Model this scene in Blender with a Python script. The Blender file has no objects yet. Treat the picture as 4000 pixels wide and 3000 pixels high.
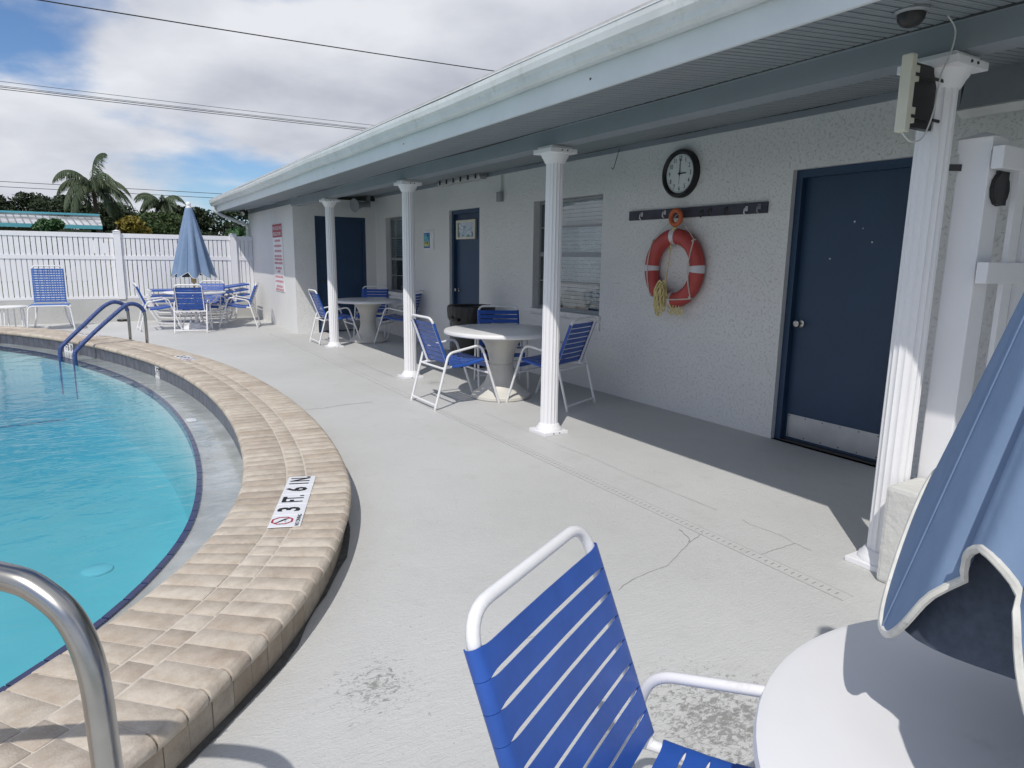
import bpy, bmesh, math, random
from mathutils import Vector, Matrix
random.seed(7)
rad = math.radians
S = bpy.context.scene
COL = S.collection

# ------------------------------------------------------------------ camera
YAW, PITCH, ROLL, HC = 0.548336, 0.1856306, 0.0133108, 1.46
fw = Vector((math.sin(YAW)*math.cos(PITCH), math.cos(YAW)*math.cos(PITCH), -math.sin(PITCH)))
rt = Vector((math.cos(YAW), -math.sin(YAW), 0)); upv = rt.cross(fw)
r2 = rt*math.cos(ROLL) + upv*math.sin(ROLL); u2 = -rt*math.sin(ROLL) + upv*math.cos(ROLL)
cam_d = bpy.data.cameras.new('camera'); cam = bpy.data.objects.new('camera', cam_d); COL.objects.link(cam)
cam_d.sensor_width = 36; cam_d.lens = 2637.08/4000*36; cam_d.clip_start = .02; cam_d.clip_end = 3000
M = Matrix((r2, u2, -fw)).transposed().to_4x4(); M.translation = (0, 0, HC); cam.matrix_world = M
S.camera = cam

# ------------------------------------------------------------------ sun, sky, exposure
SUN_EL = rad(53.0); SUN_DIR = Vector((.69*math.cos(SUN_EL), .724*math.cos(SUN_EL), -math.sin(SUN_EL)))
sd = bpy.data.lights.new('sun', 'SUN'); sd.energy = 3.0; sd.angle = rad(.53); sd.color = (1, .955, .89)
so = bpy.data.objects.new('sun', sd); COL.objects.link(so)
so.rotation_euler = SUN_DIR.to_track_quat('-Z', 'Y').to_euler(); so.location = (-20, -20, 30)
S.view_settings.view_transform = 'Standard'; S.view_settings.look = 'None'
S.view_settings.exposure = 0.0; S.view_settings.gamma = 1; S.view_settings.use_curve_mapping = False
S.cycles.max_bounces = 8; S.cycles.transparent_max_bounces = 12; S.cycles.caustics_reflective = False
S.cycles.sample_clamp_indirect = 6

W = bpy.data.worlds.new('World'); S.world = W; W.use_nodes = True
def build_world(OFF=(8.0, 9.2, 0), ZO=.30, SC=1.05):
    nt = W.node_tree; N = nt.nodes; L = nt.links; N.clear()
    out = N.new('ShaderNodeOutputWorld')
    sky = N.new('ShaderNodeTexSky'); sky.sky_type = 'NISHITA'; sky.sun_disc = False
    sky.sun_elevation = SUN_EL; sky.sun_rotation = math.atan2(-.69, -.724) % (2*math.pi)
    sky.altitude = 0; sky.air_density = 1.0; sky.dust_density = .25; sky.ozone_density = 5.0
    tint = N.new('ShaderNodeMix'); tint.data_type = 'RGBA'; tint.blend_type = 'MULTIPLY'; tint.inputs[0].default_value = 1; tint.inputs[7].default_value = (.84, .93, 1.06, 1)
    L.new(sky.outputs[0], tint.inputs[6])
    bg = N.new('ShaderNodeBackground'); bg.inputs[1].default_value = .105; L.new(tint.outputs[2], bg.inputs[0])
    tc = N.new('ShaderNodeTexCoord'); sep = N.new('ShaderNodeSeparateXYZ'); L.new(tc.outputs['Generated'], sep.inputs[0])
    def math_(op, a, b=None, clamp=False):
        m = N.new('ShaderNodeMath'); m.operation = op; m.use_clamp = clamp
        for i, v in enumerate((a, b)):
            if v is None: continue
            if isinstance(v, (int, float)): m.inputs[i].default_value = v
            else: L.new(v, m.inputs[i])
        return m.outputs[0]
    # cloud deck seen in perspective: direction divided by its height
    zc = math_('ADD', math_('MAXIMUM', sep.outputs[2], 0.0), ZO)
    px = math_('DIVIDE', sep.outputs[0], zc); py = math_('DIVIDE', sep.outputs[1], zc)
    cb = N.new('ShaderNodeCombineXYZ'); L.new(px, cb.inputs[0]); L.new(py, cb.inputs[1])
    def noise(scale, detail, rough, off, dist=0):
        mp = N.new('ShaderNodeMapping'); mp.inputs['Location'].default_value = off; L.new(cb.outputs[0], mp.inputs[0])
        n = N.new('ShaderNodeTexNoise'); n.inputs['Scale'].default_value = scale; n.inputs['Detail'].default_value = detail
        n.inputs['Roughness'].default_value = rough; n.inputs['Distortion'].default_value = dist
        L.new(mp.outputs[0], n.inputs['Vector']); return n.outputs[0]
    def dens(o): return noise(SC, 8, .50, o, .1)
    n1 = dens(OFF); n2 = dens((OFF[0]-.10, OFF[1]-.16, 0))
    low = math_('MULTIPLY', math_('SUBTRACT', .42, sep.outputs[2]), .16)        # more cloud towards the horizon
    cov = N.new('ShaderNodeValToRGB'); L.new(math_('ADD', n1, math_('MAXIMUM', low, 0.0)), cov.inputs[0])
    cov.color_ramp.elements[0].position = .445; cov.color_ramp.elements[1].position = .545; cov.color_ramp.interpolation = 'EASE'
    lit = math_('ADD', math_('MULTIPLY', math_('SUBTRACT', n1, n2), 2.4), math_('ADD', .62, math_('MULTIPLY', math_('SUBTRACT', .56, n1), 1.5)), True)
    fine = math_('ADD', lit, math_('MULTIPLY', math_('SUBTRACT', noise(4.2, 6, .55, (1.3, 2.2, 4.0), .3), .5), .55), True)
    shade = N.new('ShaderNodeValToRGB'); L.new(fine, shade.inputs[0])
    e = shade.color_ramp.elements; e[0].position = .15; e[0].color = (.38, .41, .50, 1); e[1].position = .95; e[1].color = (.80, .82, .87, 1)
    cbg = N.new('ShaderNodeBackground'); cbg.inputs[1].default_value = 1.0; L.new(shade.outputs[0], cbg.inputs[0])
    mx = N.new('ShaderNodeMixShader'); L.new(cov.outputs[0], mx.inputs[0]); L.new(bg.outputs[0], mx.inputs[1]); L.new(cbg.outputs[0], mx.inputs[2])
    L.new(mx.outputs[0], out.inputs[0])
build_world()

# ------------------------------------------------------------------ materials
MATS = {}
def new_mat(name):
    m = bpy.data.materials.new(name); m.use_nodes = True; MATS[name] = m
    return m, m.node_tree.nodes, m.node_tree.links, m.node_tree.nodes['Principled BSDF']
def tex(N, L, scale, detail=4, rough=.55, kind='noise', coord='Object', stretch=None, dist=0):
    tc = N.new('ShaderNodeTexCoord'); src = tc.outputs[coord]
    if stretch:
        mp = N.new('ShaderNodeMapping'); mp.inputs['Scale'].default_value = stretch; L.new(src, mp.inputs[0]); src = mp.outputs[0]
    if kind == 'noise':
        n = N.new('ShaderNodeTexNoise'); n.inputs['Detail'].default_value = detail; n.inputs['Roughness'].default_value = rough
        n.inputs['Distortion'].default_value = dist
    else:
        n = N.new('ShaderNodeTexVoronoi')
    n.inputs['Scale'].default_value = scale; L.new(src, n.inputs['Vector'])
    return n.outputs[0]
def ramp(N, L, src, stops):
    r = N.new('ShaderNodeValToRGB'); L.new(src, r.inputs[0]); e = r.color_ramp.elements
    while len(e) < len(stops): e.new(.5)
    for i, (p, c) in enumerate(stops):
        e[i].position = p; e[i].color = (*c, 1) if len(c) == 3 else c
    return r.outputs[0]
def mixc(N, L, fac, a, b, mode='MIX'):
    m = N.new('ShaderNodeMix'); m.data_type = 'RGBA'; m.blend_type = mode
    for s, v in ((m.inputs[0], fac), (m.inputs[6], a), (m.inputs[7], b)):
        if isinstance(v, (int, float)): s.default_value = v
        elif isinstance(v, tuple): s.default_value = (*v, 1)
        else: L.new(v, s)
    return m.outputs[2]
def bump(N, L, h, dist, strength=1, prev=None):
    b = N.new('ShaderNodeBump'); b.inputs['Distance'].default_value = dist; b.inputs['Strength'].default_value = strength
    L.new(h, b.inputs['Height'])
    if prev is not None: L.new(prev, b.inputs['Normal'])
    return b.outputs[0]
def simple(name, col, rough=.5, metal=0, var=.08, scale=6, bmp=0, bscale=60, spec=.5, dirt=None):
    m, N, L, P = new_mat(name)
    n = tex(N, L, scale, 5, .6)
    lo = tuple(max(0, c*(1-var)) for c in col); hi = tuple(min(1, c*(1+var)) for c in col)
    c = ramp(N, L, n, [(.3, lo), (.7, hi)])
    if dirt:
        d = ramp(N, L, tex(N, L, dirt[1], 7, .7), [(dirt[2], (0, 0, 0)), (dirt[2]+.15, (1, 1, 1))])
        c = mixc(N, L, d, c, dirt[0])
    L.new(c, P.inputs['Base Color']); P.inputs['Roughness'].default_value = rough; P.inputs['Metallic'].default_value = metal
    P.inputs['Specular IOR Level'].default_value = spec
    if bmp: L.new(bump(N, L, tex(N, L, bscale, 4, .6), bmp), P.inputs['Normal'])
    return m

white_tube = simple('white_powdercoat', (.80, .80, .81), .32, var=.03, dirt=((.62, .61, .58), 14, .62))
strap_blue = simple('blue_vinyl', (.024, .092, .39), .34, var=.12, scale=9)
strap_faded = simple('faded_blue_vinyl', (.06, .15, .42), .45, var=.12, scale=9)
table_white = simple('white_fibreglass', (.80, .80, .81), .30, var=.03, scale=4, dirt=((.66, .66, .65), 5, .62))
table_cream = simple('cream_fibreglass', (.66, .64, .58), .42, var=.05, scale=4)
vinyl_white = simple('white_vinyl', (.83, .83, .85), .38, var=.025, scale=3, dirt=((.70, .70, .68), 6, .64))
alu_white = simple('white_aluminium', (.70, .72, .72), .45, var=.08, scale=4, dirt=((.58, .585, .555), 10, .55))
fascia_mat = simple('fascia_paint', (.70, .735, .75), .5, var=.04, scale=4)
beam_mat = simple('blue_grey_paint', (.25, .285, .315), .55, var=.05, scale=3)
door_blue = simple('navy_door_paint', (.020, .050, .105), .45, var=.10, scale=3)
steel = simple('brushed_steel', (.42, .41, .39), .26, 1, var=.12, scale=12)
steel_dull = simple('kick_plate_steel', (.55, .56, .58), .42, 1, var=.08, scale=5)
black_plastic = simple('black_plastic', (.012, .012, .013), .42, var=.2, scale=8)
dark_metal = simple('dark_metal', (.05, .05, .05), .5, .3)
grey_metal = simple('grey_metal', (.30, .32, .34), .5, .4)
cream_plastic = simple('aged_cream_plastic', (.62, .61, .50), .5, var=.06)
ring_orange = simple('life_ring_orange', (.45, .062, .055), .5, var=.12, scale=5)
rope_white = simple('rope_white', (.60, .56, .50), .9, bmp=.001, bscale=300)
rope_yellow = simple('rope_yellow', (.66, .56, .27), .9, var=.2, scale=30, bmp=.001, bscale=300)
tape_white = simple('reflective_tape', (.66, .64, .68), .4)
board_mat = simple('slate_board_paint', (.045, .045, .065), .6, var=.25, scale=12, dirt=((.22, .17, .13), 30, .68))
ink = simple('black_ink', (.012, .012, .014), .6)
ink_red = simple('red_ink', (.38, .03, .06), .55)
ink_pale = simple('faded_red_ink', (.55, .26, .29), .6)
sign_white = simple('sign_white', (.78, .78, .80), .45)
clock_face = simple('clock_face', (.70, .74, .76), .5, var=.02)
tile_white = simple('white_tile', (.78, .79, .82), .25, var=.03)
lip_blue = simple('cobalt_tile', (.010, .020, .095), .15, var=.25, scale=20)
water_tile = simple('slate_tile', (.085, .095, .125), .35, var=.35, scale=9, dirt=((.24, .25, .28), 11, .62))
blind_mat = simple('blind_white', (.62, .64, .66), .5, var=.04)
picture_blue = simple('picture_blue', (.02, .10, .42), .4)
picture_sky = simple('picture_sky', (.12, .42, .52), .5, var=.5, scale=22)
picture_sand = simple('picture_sand', (.60, .62, .20), .5, var=.3, scale=30)
mesh_cover = None
lamp_lens = simple('flood_lens', (.55, .56, .50), .2)
tape_wood = simple('pole_wood', (.42, .33, .18), .6, var=.15, scale=20)
roof_teal = simple('teal_trim', (.10, .36, .44), .5)
bark = simple('bark', (.09, .07, .055), .9, bmp=.02, bscale=12)
wire_mat = simple('wire_black', (.02, .02, .022), .7)
lattice_mat = simple('lattice_wood', (.16, .11, .08), .8)
house_wall = simple('house_wall', (.38, .36, .36), .7)
interior_dark = simple('interior_dark', (.05, .055, .06), .9)
conduit_mat = simple('painted_conduit', (.62, .62, .60), .5)
antenna_white = cream_plastic

def stucco():
    m, N, L, P = new_mat('stucco')
    n = tex(N, L, 46, 5, .6, dist=.25); n2 = tex(N, L, 120, 3, .6)
    big = tex(N, L, .8, 4, .6)
    c = ramp(N, L, big, [(.3, (.72, .72, .71)), (.7, (.78, .78, .775))])
    L.new(c, P.inputs['Base Color']); P.inputs['Roughness'].default_value = .75; P.inputs['Specular IOR Level'].default_value = .3
    pl = ramp(N, L, n, [(.33, (0, 0, 0)), (.45, (1, 1, 1))])
    b1 = bump(N, L, pl, .006, .70); b2 = bump(N, L, n2, .002, .45, b1)
    L.new(b2, P.inputs['Normal']); return m
stucco_mat = stucco()

def concrete_paint():
    m, N, L, P = new_mat('painted_concrete')
    big = tex(N, L, .55, 6, .6)
    c = ramp(N, L, big, [(.28, (.50, .503, .49)), (.55, (.56, .563, .555)), (.75, (.60, .603, .60))])
    mott = ramp(N, L, tex(N, L, 5, 8, .7), [(.55, (0, 0, 0)), (.8, (1, 1, 1))])
    c = mixc(N, L, mott, c, (.49, .49, .475))
    # fine dark pits
    pits = ramp(N, L, tex(N, L, 60, 2, .5), [(.70, (0, 0, 0)), (.74, (1, 1, 1))])
    gate = ramp(N, L, tex(N, L, 1.4, 5, .6), [(.46, (0, 0, 0)), (.62, (1, 1, 1))])
    pg = mixc(N, L, 1.0, pits, gate, 'MULTIPLY')
    c = mixc(N, L, pg, c, (.27, .27, .26))
    # worn stains with their own shape
    for (x, y, r, s) in ((1.60, 1.30, .50, .80), (.70, 2.02, .30, .68), (3.29, 7.12, .35, .7), (2.45, 9.15, .6, .45), (.95, 8.6, .4, .4), (1.15, 14.0, .5, .4), (1.75, 12.3, .6, .4)):
        tc = N.new('ShaderNodeTexCoord'); mp = N.new('ShaderNodeMapping'); mp.vector_type = 'POINT'
        mp.inputs['Location'].default_value = (-x/r, -y/r, 0); mp.inputs['Scale'].default_value = (1/r, 1/r, 1/r); L.new(tc.outputs['Object'], mp.inputs[0])
        g = N.new('ShaderNodeTexGradient'); g.gradient_type = 'SPHERICAL'; L.new(mp.outputs[0], g.inputs[0])
        ns = tex(N, L, 34, 10, .78, stretch=(1, 1.5, 1), dist=.8)
        ad = N.new('ShaderNodeMath'); ad.operation = 'MULTIPLY_ADD'; ad.inputs[1].default_value = .30*s; L.new(g.outputs[0], ad.inputs[0]); L.new(ns, ad.inputs[2])
        f = mixc(N, L, 1.0, ramp(N, L, ad.outputs[0], [(.655, (0, 0, 0)), (.73, (.85, .85, .85))]), ramp(N, L, g.outputs[0], [(0, (0, 0, 0)), (.12, (1, 1, 1))]), 'MULTIPLY')
        c = mixc(N, L, f, c, (.23, .23, .22))
    L.new(c, P.inputs['Base Color']); P.inputs['Roughness'].default_value = .62; P.inputs['Specular IOR Level'].default_value = .35
    sw = tex(N, L, 12, 5, .62, stretch=(1, 3.0, 1), dist=2.6)
    b1 = bump(N, L, sw, .007, .55); b2 = bump(N, L, tex(N, L, 90, 3, .6), .0025, .5, b1)
    L.new(b2, P.inputs['Normal']); return m
deck_mat = concrete_paint()

def brick_mat(name, face=False):
    m, N, L, P = new_mat(name)
    oi = N.new('ShaderNodeObjectInfo')
    a = ramp(N, L, oi.outputs['Random'], [(0, (.47, .405, .34)), (.3, (.555, .495, .42)), (.7, (.60, .545, .47)), (1, (.52, .455, .385))])
    st = ramp(N, L, tex(N, L, 13, 6, .7, stretch=(1, 1, 1)), [(.35, (.78, .74, .70)), (.65, (1.0, 1.0, 1.0))])
    c = mixc(N, L, 1.0, a, st, 'MULTIPLY')
    dk = ramp(N, L, tex(N, L, 3.4, 8, .75, stretch=(1, 1, 1)), [(.52, (0, 0, 0)), (.70, (1, 1, 1))])
    c = mixc(N, L, mixc(N, L, .55, (0., 0., 0.), dk), c, (.27, .225, .20))
    gr = ramp(N, L, tex(N, L, 230, 2, .5), [(.62, (0, 0, 0)), (.72, (1, 1, 1))])
    c = mixc(N, L, mixc(N, L, .35, (0., 0., 0.), gr), c, (.72, .62, .48))
    if face: c = mixc(N, L, 1.0, c, (.82, .80, .77), 'MULTIPLY')
    L.new(c, P.inputs['Base Color']); P.inputs['Roughness'].default_value = .8; P.inputs['Specular IOR Level'].default_value = .3
    b1 = bump(N, L, tex(N, L, 150, 3, .65), .0025, .7); b2 = bump(N, L, tex(N, L, 22, 4, .6), .004, .5, b1)
    L.new(b2, P.inputs['Normal']); return m
coping_mat = brick_mat('tumbled_brick'); face_mat = brick_mat('face_brick', True)
mortar_mat = simple('mortar', (.57, .52, .455), .9, var=.12, scale=30, bmp=.002, bscale=120)
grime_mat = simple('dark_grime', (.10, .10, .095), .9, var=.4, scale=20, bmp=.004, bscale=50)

def gutter():
    m, N, L, P = new_mat('gutter_plaster')
    c = ramp(N, L, tex(N, L, 1.8, 7, .65), [(.35, (.36, .37, .36)), (.5, (.46, .465, .45)), (.65, (.60, .61, .62))])
    sp = ramp(N, L, tex(N, L, 75, 2, .5), [(.66, (0, 0, 0)), (.72, (1, 1, 1))])
    c = mixc(N, L, mixc(N, L, .5, (0., 0., 0.), sp), c, (.24, .25, .28))
    L.new(c, P.inputs['Base Color']); P.inputs['Roughness'].default_value = .35; return m
gutter_mat = gutter()
def plaster():
    m, N, L, P = new_mat('pool_plaster')
    c = ramp(N, L, tex(N, L, 1.3, 6, .6), [(.3, (.50, .64, .66)), (.7, (.60, .72, .73))])
    L.new(c, P.inputs['Base Color']); P.inputs['Roughness'].default_value = .7; return m
plaster_mat = plaster()

def schlick(N, L, normal, f0, k=1.0):
    lw = N.new('ShaderNodeLayerWeight'); lw.inputs['Blend'].default_value = .5
    if normal is not None: L.new(normal, lw.inputs['Normal'])
    pw = N.new('ShaderNodeMath'); pw.operation = 'POWER'; pw.inputs[1].default_value = 5; L.new(lw.outputs['Facing'], pw.inputs[0])
    ma = N.new('ShaderNodeMath'); ma.operation = 'MULTIPLY_ADD'; ma.inputs[1].default_value = (1-f0)*k; ma.inputs[2].default_value = f0; ma.use_clamp = True
    L.new(pw.outputs[0], ma.inputs[0]); return ma.outputs[0]
def water():
    m, N, L, P = new_mat('pool_water'); N.remove(P)
    out = N['Material Output']
    tr = N.new('ShaderNodeBsdfTransparent'); gl = N.new('ShaderNodeBsdfGlossy'); gl.inputs['Roughness'].default_value = .02
    a = tex(N, L, 2.6, 3, .5, stretch=(1, 1.8, 1), dist=.6); b = tex(N, L, 10, 2, .5, stretch=(1, 1.6, 1), dist=.3)
    b1 = bump(N, L, a, .030, .30); nb = bump(N, L, b, .007, .28, b1)
    L.new(nb, gl.inputs['Normal'])
    mx = N.new('ShaderNodeMixShader'); L.new(schlick(N, L, nb, .022), mx.inputs[0]); L.new(tr.outputs[0], mx.inputs[1]); L.new(gl.outputs[0], mx.inputs[2])
    L.new(mx.outputs[0], out.inputs['Surface'])
    va = N.new('ShaderNodeVolumeAbsorption'); va.inputs['Color'].default_value = (.18, .77, .84, 1); va.inputs['Density'].default_value = .85
    L.new(va.outputs[0], out.inputs['Volume']); return m
water_mat = water()

def glass():
    m, N, L, P = new_mat('window_glass'); N.remove(P); out = N['Material Output']
    tr = N.new('ShaderNodeBsdfTransparent'); tr.inputs[0].default_value = (.90, .93, .94, 1)
    gl = N.new('ShaderNodeBsdfGlossy'); gl.inputs['Roughness'].default_value = .01
    nb = bump(N, L, tex(N, L, 3.5, 2, .5), .010, .5); L.new(nb, gl.inputs['Normal'])
    mx = N.new('ShaderNodeMixShader'); L.new(schlick(N, L, None, .10), mx.inputs[0]); L.new(tr.outputs[0], mx.inputs[1]); L.new(gl.outputs[0], mx.inputs[2])
    L.new(mx.outputs[0], out.inputs['Surface']); return m
glass_mat = glass()

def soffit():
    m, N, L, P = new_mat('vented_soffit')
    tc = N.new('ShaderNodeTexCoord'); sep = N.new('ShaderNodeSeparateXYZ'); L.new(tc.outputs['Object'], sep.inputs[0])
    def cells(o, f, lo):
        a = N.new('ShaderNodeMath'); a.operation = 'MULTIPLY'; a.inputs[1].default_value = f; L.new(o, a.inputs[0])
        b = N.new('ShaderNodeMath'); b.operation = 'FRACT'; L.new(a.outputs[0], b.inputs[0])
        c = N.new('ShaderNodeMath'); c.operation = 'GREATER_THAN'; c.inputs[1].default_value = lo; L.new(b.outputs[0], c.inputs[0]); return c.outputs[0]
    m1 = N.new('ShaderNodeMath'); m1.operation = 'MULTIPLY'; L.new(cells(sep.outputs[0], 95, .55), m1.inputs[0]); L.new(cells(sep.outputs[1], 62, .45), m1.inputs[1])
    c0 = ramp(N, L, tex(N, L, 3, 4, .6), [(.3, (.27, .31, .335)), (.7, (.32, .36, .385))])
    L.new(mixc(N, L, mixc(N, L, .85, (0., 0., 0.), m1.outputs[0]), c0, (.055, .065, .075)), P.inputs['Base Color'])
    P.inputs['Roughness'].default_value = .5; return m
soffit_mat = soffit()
soffit_rib = simple('soffit_rib', (.33, .37, .40), .5, var=.04)

def fabric():
    m, N, L, P = new_mat('umbrella_fabric')
    c = ramp(N, L, tex(N, L, 3, 5, .6), [(.3, (.165, .245, .385)), (.7, (.215, .30, .45))])
    wv = N.new('ShaderNodeTexWave'); wv.bands_direction = 'Z'; wv.inputs['Scale'].default_value = 190; tc = N.new('ShaderNodeTexCoord'); L.new(tc.outputs['Object'], wv.inputs[0])
    c = mixc(N, L, mixc(N, L, .05, (0., 0., 0.), wv.outputs[0]), c, (.30, .38, .52))
    L.new(c, P.inputs['Base Color']); P.inputs['Roughness'].default_value = .85; P.inputs['Specular IOR Level'].default_value = .2
    b0 = bump(N, L, tex(N, L, 6, 4, .6), .012, .35)
    L.new(bump(N, L, wv.outputs[0], .0003, .3, b0), P.inputs['Normal']); return m
fabric_mat = fabric()
piping_mat = simple('white_piping', (.66, .65, .60), .8, var=.2, scale=18, dirt=((.28, .27, .23), 16, .58))

def mesh_sleeve():
    m, N, L, P = new_mat('blue_mesh_sleeve')
    v = tex(N, L, 55, kind='voronoi')
    c = ramp(N, L, v, [(.2, (.018, .035, .13)), (.5, (.055, .095, .27))])
    L.new(c, P.inputs['Base Color']); P.inputs['Roughness'].default_value = .6
    L.new(bump(N, L, v, .006, .8), P.inputs['Normal']); return m
mesh_cover = mesh_sleeve()

def leafmat(name, c0, c1):
    m, N, L, P = new_mat(name)
    n = tex(N, L, .9, 5, .65)
    L.new(ramp(N, L, n, [(.3, c0), (.7, c1)]), P.inputs['Base Color']); P.inputs['Roughness'].default_value = .6
    P.inputs['Specular IOR Level'].default_value = .25; return m
leaf_dark = leafmat('leaf_dark', (.018, .030, .016), (.045, .062, .030))
leaf_mid = leafmat('leaf_mid', (.035, .062, .022), (.085, .12, .045))
leaf_yellow = leafmat('leaf_yellow', (.14, .115, .022), (.28, .22, .045))
leaf_palm = leafmat('leaf_palm', (.045, .070, .038), (.11, .14, .085))
leaf_bush = leafmat('leaf_bush', (.03, .075, .030), (.07, .14, .06))
grass_mat = leafmat('grass', (.05, .085, .025), (.10, .14, .05))
def metal_roof():
    m, N, L, P = new_mat('weathered_roof')
    c = ramp(N, L, tex(N, L, 1.2, 8, .75, stretch=(.35, 1, 1)), [(.38, (.16, .16, .16)), (.55, (.55, .56, .58)), (.7, (.66, .67, .69))])
    L.new(c, P.inputs['Base Color']); P.inputs['Roughness'].default_value = .6; return m
roof_metal = metal_roof()
shingle = simple('roof_shingle', (.50, .50, .49), .8, var=.15, scale=8)

# ------------------------------------------------------------------ mesh helpers
class MB:
    def __init__(s): s.v = []; s.f = []
    def add(s, vs, fs):
        b = len(s.v); s.v += [tuple(p) for p in vs]; s.f += [tuple(i+b for i in f) for f in fs]; return s
    def box(s, x0, x1, y0, y1, z0, z1):
        return s.add([(x0,y0,z0),(x1,y0,z0),(x1,y1,z0),(x0,y1,z0),(x0,y0,z1),(x1,y0,z1),(x1,y1,z1),(x0,y1,z1)],
                     [(0,3,2,1),(4,5,6,7),(0,1,5,4),(1,2,6,5),(2,3,7,6),(3,0,4,7)])
    def obox(s, c, ax, ay, az, hx, hy, hz):
        c = Vector(c); ax = Vector(ax).normalized()*hx; ay = Vector(ay).normalized()*hy; az = Vector(az).normalized()*hz
        vs = [c+sx*ax+sy*ay+sz*az for sz in (-1,1) for sx, sy in ((-1,-1),(1,-1),(1,1),(-1,1))]
        return s.add(vs, [(0,3,2,1),(4,5,6,7),(0,1,5,4),(1,2,6,5),(2,3,7,6),(3,0,4,7)])
    def tube(s, path, r, n=8, closed=False, caps=True):
        P = [Vector(p) for p in path]; m = len(P); rings = []
        t0 = None; u = None
        for i in range(m):
            a = P[(i-1) % m] if (closed or i > 0) else P[i]; b = P[(i+1) % m] if (closed or i < m-1) else P[i]
            t = (b-a).normalized()
            if u is None:
                u = t.orthogonal().normalized()
            else:
                u = (u - t*u.dot(t)).normalized()
            w = t.cross(u); rr = r[i] if isinstance(r, (list, tuple)) else r
            rings.append([P[i] + (u*math.cos(k*2*math.pi/n) + w*math.sin(k*2*math.pi/n))*rr for k in range(n)])
        b0 = len(s.v); s.v += [tuple(p) for rg in rings for p in rg]
        for i in range(m if closed else m-1):
            j = (i+1) % m
            for k in range(n): s.f.append((b0+i*n+k, b0+i*n+(k+1) % n, b0+j*n+(k+1) % n, b0+j*n+k))
        if caps and not closed:
            s.f.append(tuple(b0+k for k in reversed(range(n)))); s.f.append(tuple(b0+(m-1)*n+k for k in range(n)))
        return s
    def lathe(s, prof, n=32, c=(0,0), cap=True, rfun=None):
        b0 = len(s.v)
        for (r, z) in prof:
            for k in range(n):
                a = k*2*math.pi/n; q = r*(rfun(a) if rfun else 1)
                s.v.append((c[0]+q*math.cos(a), c[1]+q*math.sin(a), z))
        for i in range(len(prof)-1):
            for k in range(n): s.f.append((b0+i*n+k, b0+i*n+(k+1) % n, b0+(i+1)*n+(k+1) % n, b0+(i+1)*n+k))
        if cap:
            s.f.append(tuple(b0+k for k in reversed(range(n)))); s.f.append(tuple(b0+(len(prof)-1)*n+k for k in range(n)))
        return s
    def prism(s, poly, axis, a, b):
        n = len(poly)
        def P(p, t):
            return {'x': (t, p[0], p[1]), 'y': (p[0], t, p[1]), 'z': (p[0], p[1], t)}[axis]
        vs = [P(p, a) for p in poly] + [P(p, b) for p in poly]
        fs = [tuple(reversed(range(n))), tuple(range(n, 2*n))] + [(i, (i+1) % n, n+(i+1) % n, n+i) for i in range(n)]
        return s.add(vs, fs)
    def torus(s, c, ax, ay, R, r, n=48, m=14, flat=1.0):
        c = Vector(c); ax = Vector(ax).normalized(); ay = Vector(ay).normalized(); az = ax.cross(ay); b0 = len(s.v)
        for i in range(n):
            a = i*2*math.pi/n; d = ax*math.cos(a)+ay*math.sin(a)
            for k in range(m):
                q = k*2*math.pi/m; s.v.append(tuple(c + d*(R+r*math.cos(q)) + az*r*flat*math.sin(q)))
        for i in range(n):
            for k in range(m): s.f.append((b0+i*m+k, b0+((i+1) % n)*m+k, b0+((i+1) % n)*m+(k+1) % m, b0+i*m+(k+1) % m))
        return s
    def mesh(s, name, mat, smooth=False):
        me = bpy.data.meshes.new(name); me.from_pydata(s.v, [], s.f); me.update()
        bm = bmesh.new(); bm.from_mesh(me); bmesh.ops.recalc_face_normals(bm, faces=bm.faces); bm.to_mesh(me); bm.free()
        me.materials.append(mat)
        if smooth:
            me.shade_smooth()
            try: me.set_sharp_from_angle(angle=rad(40))
            except Exception: pass
        return me
    def build(s, name, mat, parent=None, smooth=False):
        return link(name, s.mesh(name, mat, smooth), parent)
def link(name, me, parent=None):
    o = bpy.data.objects.new(name, me); COL.objects.link(o)
    if parent is not None: o.parent = parent
    return o
def tag(o, label, cat, group=None):
    o['label'] = label; o['category'] = cat
    if group: o['group'] = group
    return o
def thing(name, label, cat, loc=(0,0,0), rz=0, group=None):
    o = bpy.data.objects.new(name, None); COL.objects.link(o); o.location = loc; o.rotation_euler = (0,0,rz); o.empty_display_size = .1
    return tag(o, label, cat, group)
def structure(o): o['kind'] = 'structure'; return o
def bevel(o, w, seg=2):
    bm = bmesh.new(); bm.from_mesh(o.data)
    bmesh.ops.bevel(bm, geom=[e for e in bm.edges if len(e.link_faces) == 2 and e.calc_face_angle(0) > .5], offset=w, segments=seg, profile=.6, affect='EDGES')
    bm.to_mesh(o.data); bm.free(); return o
def copy_tree(o, parent=None):
    c = o.copy(); COL.objects.link(c); c.parent = parent
    for ch in o.children: copy_tree(ch, c)
    return c
def fillet(pts, r, seg=6, closed=False):
    P = [Vector(p) for p in pts]; out = []; n = len(P)
    for i in range(n):
        if not closed and i in (0, n-1): out.append(P[i]); continue
        a, b, c = P[(i-1) % n], P[i], P[(i+1) % n]
        d1 = (a-b); d2 = (c-b); rr = r[i] if isinstance(r, (list, tuple)) else r
        ang = d1.angle(d2); t = min(rr/math.tan(ang/2), d1.length*.49, d2.length*.49)
        p1 = b+d1.normalized()*t; p2 = b+d2.normalized()*t
        for k in range(seg+1):
            u = k/seg; out.append(p1*(1-u)**2 + b*2*u*(1-u) + p2*u*u)
    return out
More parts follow.
